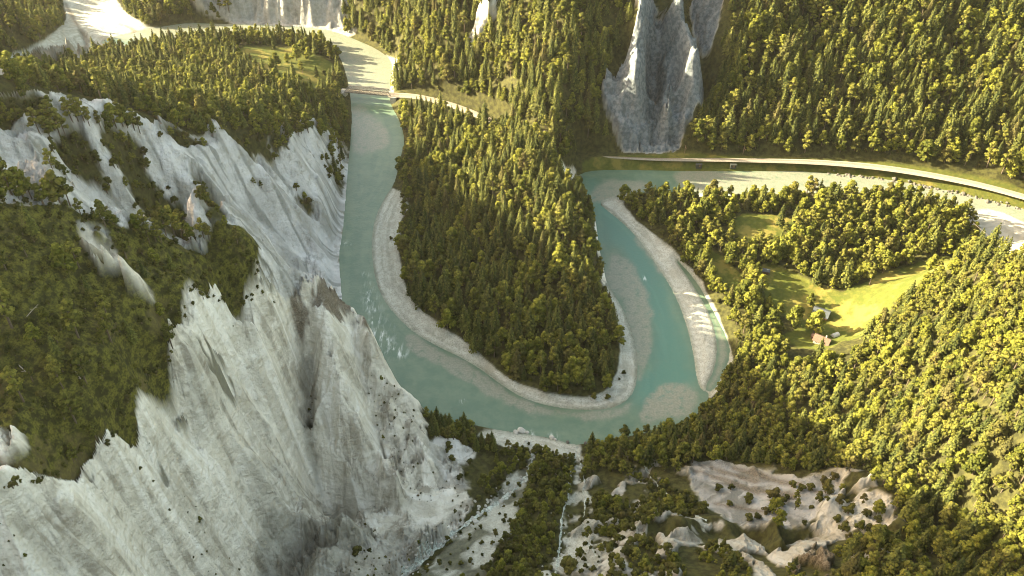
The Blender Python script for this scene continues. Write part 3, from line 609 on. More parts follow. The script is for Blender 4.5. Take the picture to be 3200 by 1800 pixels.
def spruce(seed, H=16., Rm=2.9):
    r = np.random.default_rng(seed); T, C = Geo(), Geo()
    lean = r.uniform(-.3, .3, 2)
    T.add(*tube([(0, 0, -1), (lean[0] * .3, lean[1] * .3, H * .4), (lean[0], lean[1], H * .95)], [.32, .22, .04]), TRUNK)
    z0 = H * r.uniform(.06, .16); tiers = 15; k0 = r.uniform(0, 6)
    for i in range(tiers):
        t = i / (tiers - 1); z = z0 + (H - z0) * t; rad = Rm * (1 - t) ** .66 * r.uniform(.82, 1.12) + .18
        nb = max(4, int(11 * (1 - t) + 3)); a = k0 + i * 1.9 + np.arange(nb) * 2 * math.pi / nb + r.uniform(-.3, .3, nb)
        for f, sz in ((.92, .62), (.55, .66)):
            rr = rad * f * r.uniform(.75, 1.18, nb)
            P = np.stack([rr * np.cos(a) + lean[0] * t, rr * np.sin(a) + lean[1] * t, z - rr * .33 + r.uniform(-.3, .3, nb)], 1)
            N = np.stack([np.cos(a) * .75, np.sin(a) * .75, np.full(nb, .8)], 1) + r.normal(size=(nb, 3)) * .28
            V, F = cards(P, N, sz * (1.25 - .75 * t) * r.uniform(.8, 1.25, nb) + .12, r)
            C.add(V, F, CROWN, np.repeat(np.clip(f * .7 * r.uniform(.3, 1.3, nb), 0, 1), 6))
    kk = 7; V = [(Rm * .5 * math.cos(j * 2 * math.pi / kk), Rm * .5 * math.sin(j * 2 * math.pi / kk), z0 + .3) for j in range(kk)] + [(Rm * .3 * math.cos(j * 2 * math.pi / kk), Rm * .3 * math.sin(j * 2 * math.pi / kk), H * .55) for j in range(kk)] + [(lean[0] + .06 * math.cos(j), lean[1] + .06 * math.sin(j), H * .95) for j in range(kk)]
    C.add(V, [(i * kk + j, i * kk + (j + 1) % kk, (i + 1) * kk + (j + 1) % kk, (i + 1) * kk + j) for i in range(2) for j in range(kk)], CROWN, 0)
    return T, C
def lobed(seed, H=16., W=3.6, base=.3, lobes=8, per=34, size=.62, top=1., limbs=True, flat=.72):
    """pine or broad-leaved crown: leaf sprays over several uneven lobes on limbs"""
    r = np.random.default_rng(seed); T, C = Geo(), Geo()
    ln = r.uniform(-.8, .8, 2)
    mid = (ln[0] * .4, ln[1] * .4, H * .5)
    T.add(*tube([(0, 0, -1), mid, (ln[0], ln[1], H * .86)], [.34, .22, .06]), TRUNK)
    for i in range(lobes):
        t = (i + .5) / lobes; z = H * (base + (1 - base) * t * .9)
        wide = W * (math.sin(math.pi * min(1, (t * .8 + .22) ** .8)) ** .8) * top
        a = i * 2.4 + r.uniform(-.5, .5); d = wide * r.uniform(.25, .72) * (1 - .5 * (t > .85))
        c = np.array([ln[0] * t + d * math.cos(a), ln[1] * t + d * math.sin(a), z])
        R = np.array([1, 1, flat]) * max(W * r.uniform(.42, .62) * (1.05 - .45 * t), .8)
        if limbs: T.add(*tube([(mid[0] * t, mid[1] * t, z * .72), c], [.11, .04], 4), TRUNK)
        C.add(*blob(c, R * .66, r), CROWN, 0)
        n = per; S = sph(n, r); S[:, 2] = np.where(S[:, 2] < -.35, -S[:, 2], S[:, 2])
        P = c + S * R * r.uniform(.72, 1.1, (n, 1)); N = S + r.normal(size=(n, 3)) * .45 + np.array([0, 0, .35])
        V, F = cards(P, N, size * r.uniform(.65, 1.3, n), r)
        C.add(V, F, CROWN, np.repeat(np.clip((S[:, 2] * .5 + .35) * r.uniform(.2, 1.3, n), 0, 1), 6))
    return T, C
def shrub(seed):
    T, C = lobed(seed, H=3.2, W=1.7, base=.25, lobes=5, per=26, size=.42, limbs=True, flat=.8)
    return T, C
NVAR = 6
PROTO = {
    'spruce': [spruce(10 + i, 16 + (i % 3), 2.9 + .26 * i) for i in range(NVAR)],
    'pine': [lobed(40 + i, 15, 3.0 + .15 * i, .34, 9, 30, .56, flat=.62) for i in range(NVAR)],
    'broad': [lobed(70 + i, 13, 3.7 + .25 * i, .16, 10, 36, .66, flat=.85) for i in range(NVAR)],
    'shrub': [shrub(100 + i) for i in range(NVAR)],
}
HEIGHT = {'spruce': 16.5, 'pine': 14.5, 'broad': 13, 'shrub': 3.2}
LEAFMAT = {'spruce': M_SPRUCE, 'pine': M_PINE, 'broad': M_BROAD, 'shrub': M_SHRUB}
TREENAME = {'spruce': 'spruce_tree', 'pine': 'pine_tree', 'broad': 'broadleaf_tree', 'shrub': 'shrub'}
DATA = {}
for k, L in PROTO.items():
    DATA[k] = []
    for T, C in L:
        V, F, mi, lf = T.arrays(); mt_ = mesh_np(TREENAME[k] + '_trunk', V, F, [M_BARK], mi * 0, True)
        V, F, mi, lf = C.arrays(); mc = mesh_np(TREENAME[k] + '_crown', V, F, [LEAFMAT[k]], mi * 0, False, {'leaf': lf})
        DATA[k].append((mt_, mc))

# ------------------------------------------------------------------ where trees grow
ISLAND = [(1555,505),(1600,490),(1650,490),(1740,494),(1830,499),(1900,497),(2000,494),(2130,490),(2250,497),(2350,514),(2440,545),(2480,600),(2440,640),(2400,648),(2330,700),(2240,750),(2130,752),(1990,695),(1940,660),(1905,700),(1940,790),(2000,812),(2050,862),(1960,960),(1850,915),(1846,880),(1822,800),(1780,720),(1730,660),(1672,605),(1605,555)]
SPUR = [(1028,515),(1005,560),(1005,640),(1015,700),(1035,755),(1065,788),(1112,820),(1172,866),(1214,900),(1264,942),(1314,970),(1372,986),(1430,997),(1488,994),(1524,978),(1544,948),(1560,900),(1558,830),(1541,770),(1512,712),(1506,640),(1494,570),(1486,525),(1463,495),(1430,460),(1400,430),(1385,370),(1340,330),(1260,315),(1180,290),(1110,270),(1050,258),(993,268),(1014,310),(1024,355),(1012,395),(1008,440),(1012,470)]
MIDDLE = [(1003,165),(995,228),(1060,230),(1130,243),(1200,263),(1262,300),(1370,325),(1400,400),(1480,400),(1560,388),(1515,290),(1510,215),(1550,150),(1590,40),(1610,-130),(840,-130),(868,92),(905,94),(950,118),(1000,150)]
RIGHT = [(1715,370),(1775,290),(1800,230),(1815,140),(1840,0),(1845,-150),(2780,-200),(2780,550),(2590,470),(2450,430),(2300,405),(2150,392),(2000,385),(1850,384)]
NEARR = [(1480,1125),(1560,1110),(1640,1092),(1720,1072),(1785,1010),(1850,918),(1960,960),(2060,872),(2150,862),(2240,778),(2320,707),(2400,655),(2500,612),(2760,540),(2760,1520),(2200,1520),(2120,1440),(2140,1370),(2250,1360),(2295,1345),(2215,1240),(2190,1190),(2080,1183),(1980,1182),(1900,1162),(1760,1158),(1700,1180),(1600,1160),(1500,1160)]
LEFTHILL = [(30,192),(150,168),(330,128),(450,104),(560,94),(700,92),(790,100),(826,116),(848,150),(862,195),(874,240),(878,300),(868,400),(858,425),(800,335),(740,345),(680,345),(560,350),(450,325),(370,285),(290,262),(200,240),(100,222),(0,208),(-120,215),(-120,200)]
FARLEFT = [(-150,165),(0,150),(85,112),(158,62),(152,0),(120,-80),(-150,-80)]
FARBANK = [(292,-40),(300,0),(325,38),(385,68),(470,52),(560,52),(592,30),(600,-80),(292,-80)]
YARD = [(1925,800),(2170,790),(2210,860),(2120,915),(2040,925),(1985,905),(1940,860)]
ZONES = [  # name, outline, spacing m, mix (spruce, pine, broad, shrub), size, holes
    ('spur', SPUR, 5.5, (.62, .16, .18, .04), (.75, 1.28), ()),
    ('middle', MIDDLE, 5.6, (.56, .20, .19, .05), (.75, 1.3), (SLASH,)),
    ('right', RIGHT, 5.7, (.58, .24, .15, .03), (.85, 1.4), ()),
    ('island', ISLAND, 5.6, (.16, .34, .44, .06), (.7, 1.25), MEADOWS[:4] + [YARD]),
    ('near right', NEARR, 4.7, (.34, .44, .19, .03), (.65, 1.1), MEADOWS[1:3] + [YARD]),
    ('left hill', LEFTHILL, 5.3, (.42, .22, .32, .04), (.65, 1.15), MEADOWS[4:5]),
    ('far left', FARLEFT, 5.2, (.35, .2, .4, .05), (.7, 1.1), ()),
    ('far bank', FARBANK, 5.2, (.3, .2, .45, .05), (.7, 1.1), ()),
    ('green top', GREEN, 3.3, (.015, .055, .01, .92), (.5, .95), SCREE),
    ('river strip', [(1065,1055),(1100,1042),(1180,1066),(1250,1086),(1268,1110),(1250,1135),(1200,1142),(1150,1118),(1075,1088)], 3.6, (.6, .2, .2, 0), (.45, .8), ()),
    ('clump', [(1255,1100),(1320,1110),(1338,1150),(1300,1200),(1250,1245),(1205,1262),(1196,1235),(1245,1170)], 4.0, (.05, .35, .3, .3), (.4, .65), ()),
    ('rib', [(1352,1112),(1438,1120),(1446,1150),(1432,1230),(1410,1300),(1402,1370),(1372,1520),(1200,1520),(1255,1375),(1305,1290),(1335,1200)], 3.1, (.08, .42, .15, .35), (.3, .62), ()),
    ('scrub', [(1478,1150),(1600,1155),(1745,1200),(1800,1290),(1740,1300),(1690,1300),(1600,1330),(1530,1390),(1490,1300),(1462,1200)], 3.0, (.0, .22, .1, .68), (.35, .75), ()),
    ('low ridge', [(1520,1440),(1560,1380),(1620,1330),(1700,1310),(1780,1340),(1850,1385),(1890,1440),(1900,1520),(1450,1520)], 3.6, (.05, .45, .15, .35), (.3, .62), ()),
    ('low ridge', [(2000,1400),(2130,1360),(2250,1350),(2200,1520),(1950,1520)], 3.8, (.05, .5, .15, .3), (.35, .65), ()),
    ('scree right', [(1800,1225),(1950,1240),(2100,1200),(2280,1345),(2100,1345),(1900,1320)], 6.0, (0, .15, .1, .75), (.4, .9), ()),
    ('fan', STREAMBED, 7., (0, .06, .06, .88), (.3, .6), ()),
    ('fan', FAN, 5., (0, .1, .1, .8), (.35, .8), ()),
    ('ravine mouth', [(1080,1110),(1200,1130),(1190,1240),(1130,1200)], 9, (0, .1, .1, .8), (.3, .6), ()),
    ('bank', [(870,235),(886,245),(886,300),(884,350),(878,400),(870,400),(868,330)], 3.6, (.2, .2, .4, .2), (.4, .7), ()),
    ('terrace', [(1480,418),(1600,418),(1800,421),(2000,420),(2100,427),(2300,452),(2500,500),(2500,506),(2300,462),(2100,437),(1900,431),(1600,428),(1490,430)], 4.4, (0, .05, .25, .7), (.25, .6), ()),
] + [('cliff tufts', A_FACE, 3.4, (0, .04, .02, .94), (.25, .5), ())] + [('cliff thicket', p, 3.4, (.04, .3, .16, .5), (.35, .7), ()) for p in V_B] + [('cliff tufts', p, 2.6, (0, .05, .05, .9), (.3, .7), ()) for p in V_A]
def scatter(zone, spacing):
    P = np.asarray(zone, float)
    u = np.linspace(P[:, 0].min(), P[:, 0].max(), 14); v = np.linspace(P[:, 1].min(), P[:, 1].max(), 14)
    uu, vv = np.meshgrid(u, v); x, y, z = cast(uu.ravel(), vv.ravel(), GZ, n=500)
    inz = sdist(uu.ravel(), vv.ravel(), P) > -25
    x, y = x[inz], y[inz]
    x0, x1, y0, y1 = x.min() - 15, x.max() + 15, y.min() - 15, y.max() + 15
    nx, ny = int((x1 - x0) / spacing) + 1, int((y1 - y0) / (spacing * .87)) + 1
    gx_, gy_ = np.meshgrid(np.arange(nx) * 1., np.arange(ny) * 1.); gx_ += (gy_ % 2) * .5
    X = x0 + gx_.ravel() * spacing + R.uniform(-.42, .42, nx * ny) * spacing; Y = y0 + gy_.ravel() * spacing * .87 + R.uniform(-.42, .42, nx * ny) * spacing
    Z = sample(GZ, X, Y); U, V, C = project(X, Y, Z)
    k = sdist(U, V, P) > 0
    return X[k], Y[k], Z[k], U[k], V[k]
TREES = []                                              # kind, x, y, z, scale, spin, variant, zone
taken = {}
def free(x, y, r):
    c = (int(x // 4), int(y // 4))
    for i in (-1, 0, 1):
        for j in (-1, 0, 1):
            for (a, b, q) in taken.get((c[0] + i, c[1] + j), ()):
                if (a - x) ** 2 + (b - y) ** 2 < (min(r, q)) ** 2: return False
    taken.setdefault(c, []).append((x, y, r)); return True
KINDS = ('spruce', 'pine', 'broad', 'shrub')
track_d = np.minimum.reduce([-sdist(GX, GY, Q, False, 30.) for Q in TRACK_W])
track_d = np.where(track_d > 25, 25, track_d)
def grow(kind, x, y, scale, zone, z=None, spin=None):
    TREES.append((kind, x, y, float(sample(GZ, x, y)) if z is None else z, scale, R.uniform(0, 6.28) if spin is None else spin, int(R.integers(NVAR)), zone))
HERO = [  # trees one can tell apart: map position of the foot, kind, scale, label
    (1995,818,'broad',1.25,'big round green tree standing alone left of the grey barn'), (2046,838,'broad',1.5,'largest round green tree, right in front of the grey roofed barn'),
    (2035,768,'broad',.8,'small round green tree on the meadow behind the grey barn'), (1890,775,'broad',1.44,'tall bright green tree at the left edge of the sunny meadow'), (1912,735,'broad',1.19,'bright green tree at the meadow edge, just up-slope of the tallest one'),
    (1935,835,'broad',1.38,'pale yellow-green tree on the bank between meadow and gravel bar'), (1960,838,'broad',.7,'smaller yellow-green tree beside the pale one near the barn'), (1880,690,'broad',.8,'leafy tree at the tip of the tree row beside the meadow path'),
    (30,825,'pine',1.35,'tall bare-trunked pine at the left edge of the green slope'), (198,850,'pine',1.15,'pale slender pine standing out of the middle of the green slope'), (280,860,'pine',1.0,'pale pine on the green slope right of the tallest slender one'), (215,960,'pine',1.05,'light brown pine with a long trunk low on the green slope'),
    (60,1010,'pine',1.05,'broad brownish pine low at the left of the green slope'), (190,1060,'pine',1.0,'rounded pine above the cliff edge, low on the green slope'),
    (985,602,'shrub',.8,'small dark bush alone on the pale gravel bar left of the spur'), (1013,497,'shrub',1.1,'upper dark bush at the top end of the spur gravel bar'), (1018,512,'shrub',1.3,'dark bush at the wood edge near the top of the spur gravel bar'),
    (1568,940,'shrub',.8,'small bush alone on the gravel at the right tip of the spur'), (1492,1001,'shrub',1.3,'rounded dark bush on the gravel at the spur tip, left one'), (1530,1003,'shrub',1.1,'dark bush on the gravel at the spur tip, right one'), (1558,955,'shrub',.5,'tiny bush beside the lone one on the spur gravel'),
    (1944,1255,'shrub',1.9,'biggest round bush on the grey shale slope'), (1990,1225,'shrub',1.2,'bush on the upper right of the grey shale slope'), (1880,1262,'shrub',1.5,'bush pair member low in the middle of the grey shale slope'), (1808,1232,'shrub',1.3,'bush at the left of the grey shale slope, below the wood'), (1880,1308,'shrub',1.3,'lowest bush on the grey shale slope'), (1838,1232,'shrub',1.0,'smaller bush just right of the left bush on grey shale'), (1835,1270,'shrub',1.0,'yellowish bush in the lower left of the grey shale slope'),
    (900,1395,'shrub',1.5,'dark bush alone on the grey gully floor beneath the white cliff'), (930,1388,'shrub',.8,'small dark bush beside the bigger one on the gully floor'),
    (1225,1438,'shrub',1.4,'dark round bush at the lower left end of the wooded rib'), (1428,1430,'shrub',1.9,'round green bush at the bottom of the grey debris fan'),
]
for (u, v, kind, s, lab) in HERO:
    x, y, z = (float(q[0]) for q in cast(u, v)); grow(kind, x, y, s, '*' + lab, z); free(x, y, 4)
CREST = [('crest near', [(8,486,.75),(30,490,.9),(58,497,.8),(80,499,.6),(128,505,.6),(150,508,.85),(176,516,.7),(268,556,.5),(285,563,.4),(345,578,.5),(368,584,.6),(396,590,.45),(418,592,.75),(440,594,.85),(462,597,.8),(480,600,.5),(527,604,.5),(598,612,.5),(560,607,.35)], 'pine', 'sunlit yellow-green pine on the crest of the near green slope'),
         ('crest far', [(100,335,.8),(122,330,.8),(138,326,.9),(152,345,.9),(165,340,.7),(182,305,.75),(196,302,.8),(212,306,.75),(225,316,.6),(255,325,.6),(275,322,.65),(292,318,.85),(308,315,.85),(320,318,.8),(338,326,.7),(352,334,.7),(130,355,.7)], 'pine', 'sunlit yellow-green pine on the crest between the two white cliffs')]
for zn, L, kind, lab in CREST:
    for (u, v, s) in L:
        x, y, z = (float(q[0]) for q in cast(u, v)); grow(kind if R.random() < .6 else 'broad', x, y, s * 1.25, zn, z); free(x, y, 2)
Q = resample(smooth_poly(GREEN, 1), 5.)                  # ragged bushy rim of the green slope
Q = Q[(Q[:, 0] > -60) & (Q[:, 1] > 500)] ; x, y, z = cast(Q[:, 0] + R.normal(size=len(Q)) * 5, Q[:, 1] + R.normal(size=len(Q)) * 6, GZ)
for i in range(len(Q)):
    if R.random() < .55 and free(float(x[i]), float(y[i]), 1.2): grow('shrub' if R.random() < .88 else 'pine', float(x[i]), float(y[i]), R.uniform(.35, .85) * (1 if i % 9 else .6), 'green top', float(z[i]))
for name, poly, sp, mixw, (s0, s1), holes in ZONES:
    X, Y, Z, U, V = scatter(poly, sp)
    hole = np.zeros(len(X), bool)
    for h in holes: hole |= sdist(U, V, smooth_poly(h, 1)) > -3
    wet = sample(SD, X, Y) > -3.0; tr = (sample(track_d, X, Y) < 9) | (sample(track_d, X, Y + 9) < 9)
    gv = sample(gravel, X, Y) > .5; dens = fbm(X, Y, 25, 3, 4)
    bro = fbm(X, Y, 35, 3, 6)
    for i in range(len(X)):
        if (hole[i] and R.random() > .05) or wet[i] or tr[i] or (gv[i] and name not in ('fan', 'scree right', 'ravine mouth')): continue
        if name in ('scrub', 'low ridge', 'scree right', 'fan') and dens[i] < .38: continue
        if name == 'cliff tufts' and poly is A_FACE and (dens[i] < .60 or bro[i] < .47 or sample(rock, X[i], Y[i]) < .5): continue
        p = np.array(mixw, float)
        if bro[i] > .56: p = p * (.5, .8, 2.2, 1.6)
        if name == 'right' and V[i] > np.interp(U[i], [1700, 2000, 2300, 2600], [345, 355, 372, 430]): p = np.array((.05, .1, .6, .25))
        if name in ('spur', 'island'):
            if sdist(U[i:i + 1], V[i:i + 1], np.asarray(poly, float))[0] < 12: p = np.array((.12, .12, .5, .26))
        if name == 'spur' and U[i] > 1420 and V[i] > 850: p = np.array((.1, .1, .65, .15))
        kind = KINDS[int(R.choice(4, p=p / p.sum()))]
        s = R.uniform(s0, s1) * R.uniform(.72, 1.12)
        if kind == 'shrub': s = R.uniform(.7, 1.5) if name not in ('cliff tufts', 'fan', 'green top') else R.uniform(.3, .85) * (R.uniform(.25, .6) if name == 'cliff tufts' else 1)
        if name == 'cliff tufts' and kind != 'shrub': s *= .5
        if free(X[i], Y[i], sp * .62 if kind != 'shrub' else 1.6): grow(kind, float(X[i]), float(Y[i]), s, name, float(Z[i]))

# ------------------------------------------------------------------ the ones that show largest become trees of their own, the rest one mass per kind
TA = np.array([(t[1], t[2], t[3]) for t in TREES]); hh = np.array([HEIGHT[t[0]] * t[4] for t in TREES])
tu, tv, tc = project(TA[:, 0], TA[:, 1], TA[:, 2] + hh * .7)
seen = np.ones(len(TREES), bool)                        # nothing of the ground stands between it and the camera
for f in np.linspace(.45, .985, 60):
    q = np.stack([TA[:, 0] * f, TA[:, 1] * f, CAM_H + (TA[:, 2] + hh * .85 - CAM_H) * f], 1)
    seen &= q[:, 2] > sample(GZ, q[:, 0], q[:, 1]) - .5
inframe = (tu > 12) & (tu < 2564) & (tv > 12) & (tv < 1440)
size = hh / tc
ZL = {
    'near right': ('on the wooded slope at the lower right', 'trees on the lower right slope'), 'green top': ('on the steep green slope above the near white cliff', 'growth on the green slope'),
    'rib': ('on the dark wooded rib between the two debris fans', 'growth on the wooded rib'), 'low ridge': ('on the pale broken ridge at the bottom', 'growth on the bottom ridge'),
    'scrub': ('on the scrubby slope below the river bend', 'scrub below the river bend'), 'clump': ('in the clump beside the boulder stream', 'trees by the boulder stream'),
    'river strip': ('in the dark strip along the river below the cliff', 'trees in the strip below the cliff'), 'spur': ('in the dense wood on the spur inside the river loop', 'trees on the spur'),
    'island': ('in the light wood round the sunny meadows', 'trees round the meadows'), 'right': ('on the long steep slope above the railway', 'trees above the railway'),
    'middle': ('on the sunny slope behind the spur', 'trees on the slope behind the spur'), 'left hill': ('on the wooded hill behind the far white cliff', 'trees on the left hill'),
    'cliff thicket': ('in a thicket on the far white cliff', 'thickets on the far white cliff'), 'cliff tufts': ('clinging to the face of the near white cliff', 'tufts on the near white cliff'),
    'scree right': ('scattered over the pale scree at lower right', 'bushes on the lower right scree'), 'fan': ('on the grey debris fan running to the river', 'bushes on the debris fan'),
    'crest near': ('on the sunlit crest of the near green slope', 'sunlit trees on the near crest'), 'crest far': ('on the sunlit crest between the white cliffs', 'sunlit trees on the far crest'),
    'bank': ('at the foot of the far cliff by the water', 'trees at the cliff foot'), 'terrace': ('on the grassy river terrace beside the railway', 'bushes on the railway terrace'),
    'far left': ('on the shaded hill beyond the gravel plain', 'trees beyond the gravel plain'), 'far bank': ('on the shaded far bank of the river', 'trees on the far bank'), 'ravine mouth': ('on the white talus at the foot of the near cliff', 'bushes on the talus')}
LOOK = {'spruce': 'dark green pointed spruce', 'pine': 'olive green pine', 'broad': 'green rounded leafy tree', 'shrub': 'low dark green bush'}
def plant(t, label, group):
    kind, x, y, z, s, spin, var, zone = t
    e = bpy.data.objects.new(TREENAME[kind], None); e.empty_display_size = 1; link(e)
    e.location = (x, y, z); e.rotation_euler = (0, 0, spin); e.scale = (s, s, s * (1 if kind == 'shrub' else 1.0))
    tag(e, label, 'bush' if kind == 'shrub' else 'tree', group)
    mt_, mc = DATA[kind][var]
    link(bpy.data.objects.new('stem' if kind == 'shrub' else 'trunk', mt_), e); link(bpy.data.objects.new('crown', mc), e)
MAXK = 296
for kind in KINDS:
    ids = [i for i, t in enumerate(TREES) if t[0] == kind]
    hero = [i for i in ids if TREES[i][7].startswith('*')]
    cand = sorted((i for i in ids if seen[i] and inframe[i] and i not in hero), key=lambda i: -size[i])
    crest = [i for i in cand if TREES[i][7].startswith('crest')]
    pick = hero + crest + [i for i in cand if i not in crest][:MAXK - len(hero) - len(crest)]
    ps = set(pick)
    for i in pick:
        zone = TREES[i][7]
        if zone.startswith('*'): plant(TREES[i], zone[1:], None)
        else: plant(TREES[i], LOOK[kind] + ' ' + ZL[zone][0], ZL[zone][1] + ' (' + LOOK[kind] + ')')
    rest = [i for i in ids if i not in ps and -350 < tu[i] < 2950 and -350 < tv[i] < 1800]
    # mass: prototypes and seed points in one mesh; its node tree sets a copy of a prototype on every point
    Vs, Fs, mis, lfs, pr = [], [], [], [], []; n = 0
    for k, (T, C) in enumerate(PROTO[kind]):
        for G_, m_ in ((T, 0), (C, 1)):
            V, F, mi, lf = G_.arrays(); Vs.append(V); Fs.append(F + n); mis.append(np.full(len(F), m_)); lfs.append(lf); pr.append(np.full(len(V), k)); n += len(V)
    L = [TREES[i] for i in rest]
    P = np.array([(t[1], t[2], t[3]) for t in L])
    Vs.append(P); pr.append(np.full(len(P), -1)); lfs.append(np.zeros(len(P)))
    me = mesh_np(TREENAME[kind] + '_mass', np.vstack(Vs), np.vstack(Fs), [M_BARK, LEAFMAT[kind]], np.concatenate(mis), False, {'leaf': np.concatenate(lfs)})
    pad = n
    def attr(nm, vals, typ):
        a = me.attributes.new(nm, typ, 'POINT'); full = np.concatenate([np.zeros(pad, vals.dtype), vals]); a.data.foreach_set('value', full)
    a = me.attributes.new('proto', 'INT', 'POINT'); a.data.foreach_set('value', np.concatenate(pr).astype(np.int32))
    attr('size', np.array([t[4] for t in L], np.float32), 'FLOAT'); attr('spin', np.array([t[5] for t in L], np.float32), 'FLOAT'); attr('variant', np.array([t[6] for t in L], np.int32), 'INT')
    o = link(bpy.data.objects.new({'spruce': 'spruce_forest', 'pine': 'pine_forest', 'broad': 'broadleaf_forest', 'shrub': 'shrubbery'}[kind], me))
    tag(o, {'spruce': 'dense mass of spruces covering spur and slopes', 'pine': 'mass of pines covering the far slopes', 'broad': 'mass of leafy trees along river and slopes', 'shrub': 'low bushes covering banks and ledges'}[kind], None, None, 'stuff')
    ng = bpy.data.node_groups.new('forest', 'GeometryNodeTree'); ng.interface.new_socket('Geometry', in_out='INPUT', socket_type='NodeSocketGeometry'); ng.interface.new_socket('Geometry', in_out='OUTPUT', socket_type='NodeSocketGeometry')
    N = ng.nodes.new; Lk = ng.links.new
    gi, go = N('NodeGroupInput'), N('NodeGroupOutput')
    def named(nm, dt):
        q = N('GeometryNodeInputNamedAttribute'); q.data_type = dt; q.inputs['Name'].default_value = nm; return q.outputs['Attribute']
    cmp_ = N('FunctionNodeCompare'); cmp_.data_type = 'INT'; cmp_.operation = 'GREATER_EQUAL'; Lk(named('proto', 'INT'), cmp_.inputs[2]); cmp_.inputs[3].default_value = 0
    sep = N('GeometryNodeSeparateGeometry'); sep.domain = 'POINT'; Lk(gi.outputs[0], sep.inputs[0]); Lk(cmp_.outputs[0], sep.inputs['Selection'])
    spl = N('GeometryNodeSplitToInstances'); spl.domain = 'POINT'; Lk(sep.outputs[0], spl.inputs[0]); Lk(named('proto', 'INT'), spl.inputs['Group ID'])
    iop = N('GeometryNodeInstanceOnPoints'); Lk(sep.outputs[1], iop.inputs['Points']); Lk(spl.outputs[0], iop.inputs['Instance']); iop.inputs['Pick Instance'].default_value = True; Lk(named('variant', 'INT'), iop.inputs['Instance Index'])
    cx = N('ShaderNodeCombineXYZ'); Lk(named('spin', 'FLOAT'), cx.inputs[2])
    e2r = N('FunctionNodeEulerToRotation'); Lk(cx.outputs[0], e2r.inputs[0]); Lk(e2r.outputs[0], iop.inputs['Rotation'])
    Lk(named('size', 'FLOAT'), iop.inputs['Scale']); Lk(iop.outputs[0], go.inputs[0])
    md = o.modifiers.new('forest', 'NODES'); md.node_group = ng
    print(kind, len(ids), 'own', len(pick), 'mass', len(rest))

# ------------------------------------------------------------------ built things
class MB:
    """collects boxes and bars into one mesh"""
    def __init__(s): s.V, s.F = [], []
    def raw(s, V, F):
        n = len(s.V); s.V += [tuple(v) for v in V]; s.F += [tuple(i + n for i in f) for f in F]; return s
    def box(s, c, d, rz=0.):
        cs, sn = math.cos(rz), math.sin(rz); V = []
        for sx in (-.5, .5):
            for sy in (-.5, .5):
                for sz in (-.5, .5):
                    x, y = sx * d[0], sy * d[1]; V.append((c[0] + x * cs - y * sn, c[1] + x * sn + y * cs, c[2] + sz * d[2]))
        return s.raw(V, [(0, 1, 3, 2), (4, 6, 7, 5), (0, 4, 5, 1), (2, 3, 7, 6), (0, 2, 6, 4), (1, 5, 7, 3)])
    def bar(s, a, b, w, h=None):
        a, b = np.array(a, float), np.array(b, float); d = b - a; L = np.linalg.norm(d); d /= L
        up = np.array([0, 0, 1.]) if abs(d[2]) < .95 else np.array([1., 0, 0]); sd_ = np.cross(d, up); sd_ /= np.linalg.norm(sd_); up = np.cross(sd_, d); h = h or w
        V = [p + sd_ * i * w / 2 + up * j * h / 2 for p in (a, b) for i in (-1, 1) for j in (-1, 1)]
        return s.raw(V, [(0, 1, 3, 2), (4, 6, 7, 5), (0, 4, 5, 1), (2, 3, 7, 6), (0, 2, 6, 4), (1, 5, 7, 3)])
    def build(s, name, mat, parent=None, smooth=False):
        me = bpy.data.meshes.new(name); me.from_pydata(s.V, [], s.F); me.materials.append(mat)
        if smooth: me.polygons.foreach_set('use_smooth', [True] * len(me.polygons))
        me.update(); return link(bpy.data.objects.new(name, me), parent)
def empty(name, loc, rz=0., label=None, cat=None, group=None):
    e = bpy.data.objects.new(name, None); e.empty_display_size = 2; link(e); e.location = loc; e.rotation_euler = (0, 0, rz); return tag(e, label, cat, group)
def at(u, v):
    x, y, z = cast(u, v, GZ); return float(x[0]), float(y[0]), float(z[0])
def one(i, n): return 1.
def grown_in(i, n): return .25 + .75 * min(1., i / 28.)
def ribbon(name, Q, half, prof, mat, parent=None, lift=0., drape=False, wig=0., fade=None):
    """strip along Q (n,2); prof: list of (offset, height)"""
    fade = fade or one
    Q = np.asarray(Q, float); T = np.gradient(Q, axis=0); T /= np.linalg.norm(T, axis=1, keepdims=True); Nn = np.stack([-T[:, 1], T[:, 0]], 1)
    V = []; m = len(prof)
    for i, (q, nn) in enumerate(zip(Q, Nn)):
        wq = (1 + wig * (R.random() - .5) * 2) * fade(i, len(Q)); dp = 0 if fade is one else (fade(i, len(Q)) - 1) * .9
        for off, hgt in prof:
            x, y = q + nn * off * wq
            V.append((x, y, (float(sample(GZ, x, y)) + lift if drape else TZ) + hgt + dp))
    F = [(i * m + j, i * m + j + 1, (i + 1) * m + j + 1, (i + 1) * m + j) for i in range(len(Q) - 1) for j in range(m - 1)]
    return MB().raw(V, F).build(name, mat, parent, True)
M_BALLAST = mat_plain('track_ballast', (.26, .23, .175), .95, .16, 1.2, .4)
M_RAIL = mat_plain('rail_steel', (.20, .13, .09), .6, .2, 1.)
M_TRUSS = mat_plain('weathered_bridge_steel', (.165, .155, .13), .7, .25, 1.)
M_STONE = mat_plain('abutment_stone', (.42, .39, .33), .9, .2, 1., .4)
M_ROOF_B = mat_plain('brown_roof_tiles', (.15, .10, .07), .85, .22, 2., .3)
M_ROOF_G = mat_plain('grey_sheet_roof', (.075, .085, .09), .5, .12, .8)
M_WALLW = mat_plain('white_render', (.30, .27, .22), .9, .06, 1.)
M_WOOD = mat_plain('dark_timber', (.16, .10, .065), .85, .3, 2.)
M_RELAY = mat_plain('grey_green_paint', (.05, .055, .045), .8, .15, 2.)
M_GLASS = mat_plain('dark_glass', (.04, .05, .06), .2, .1, 1.)
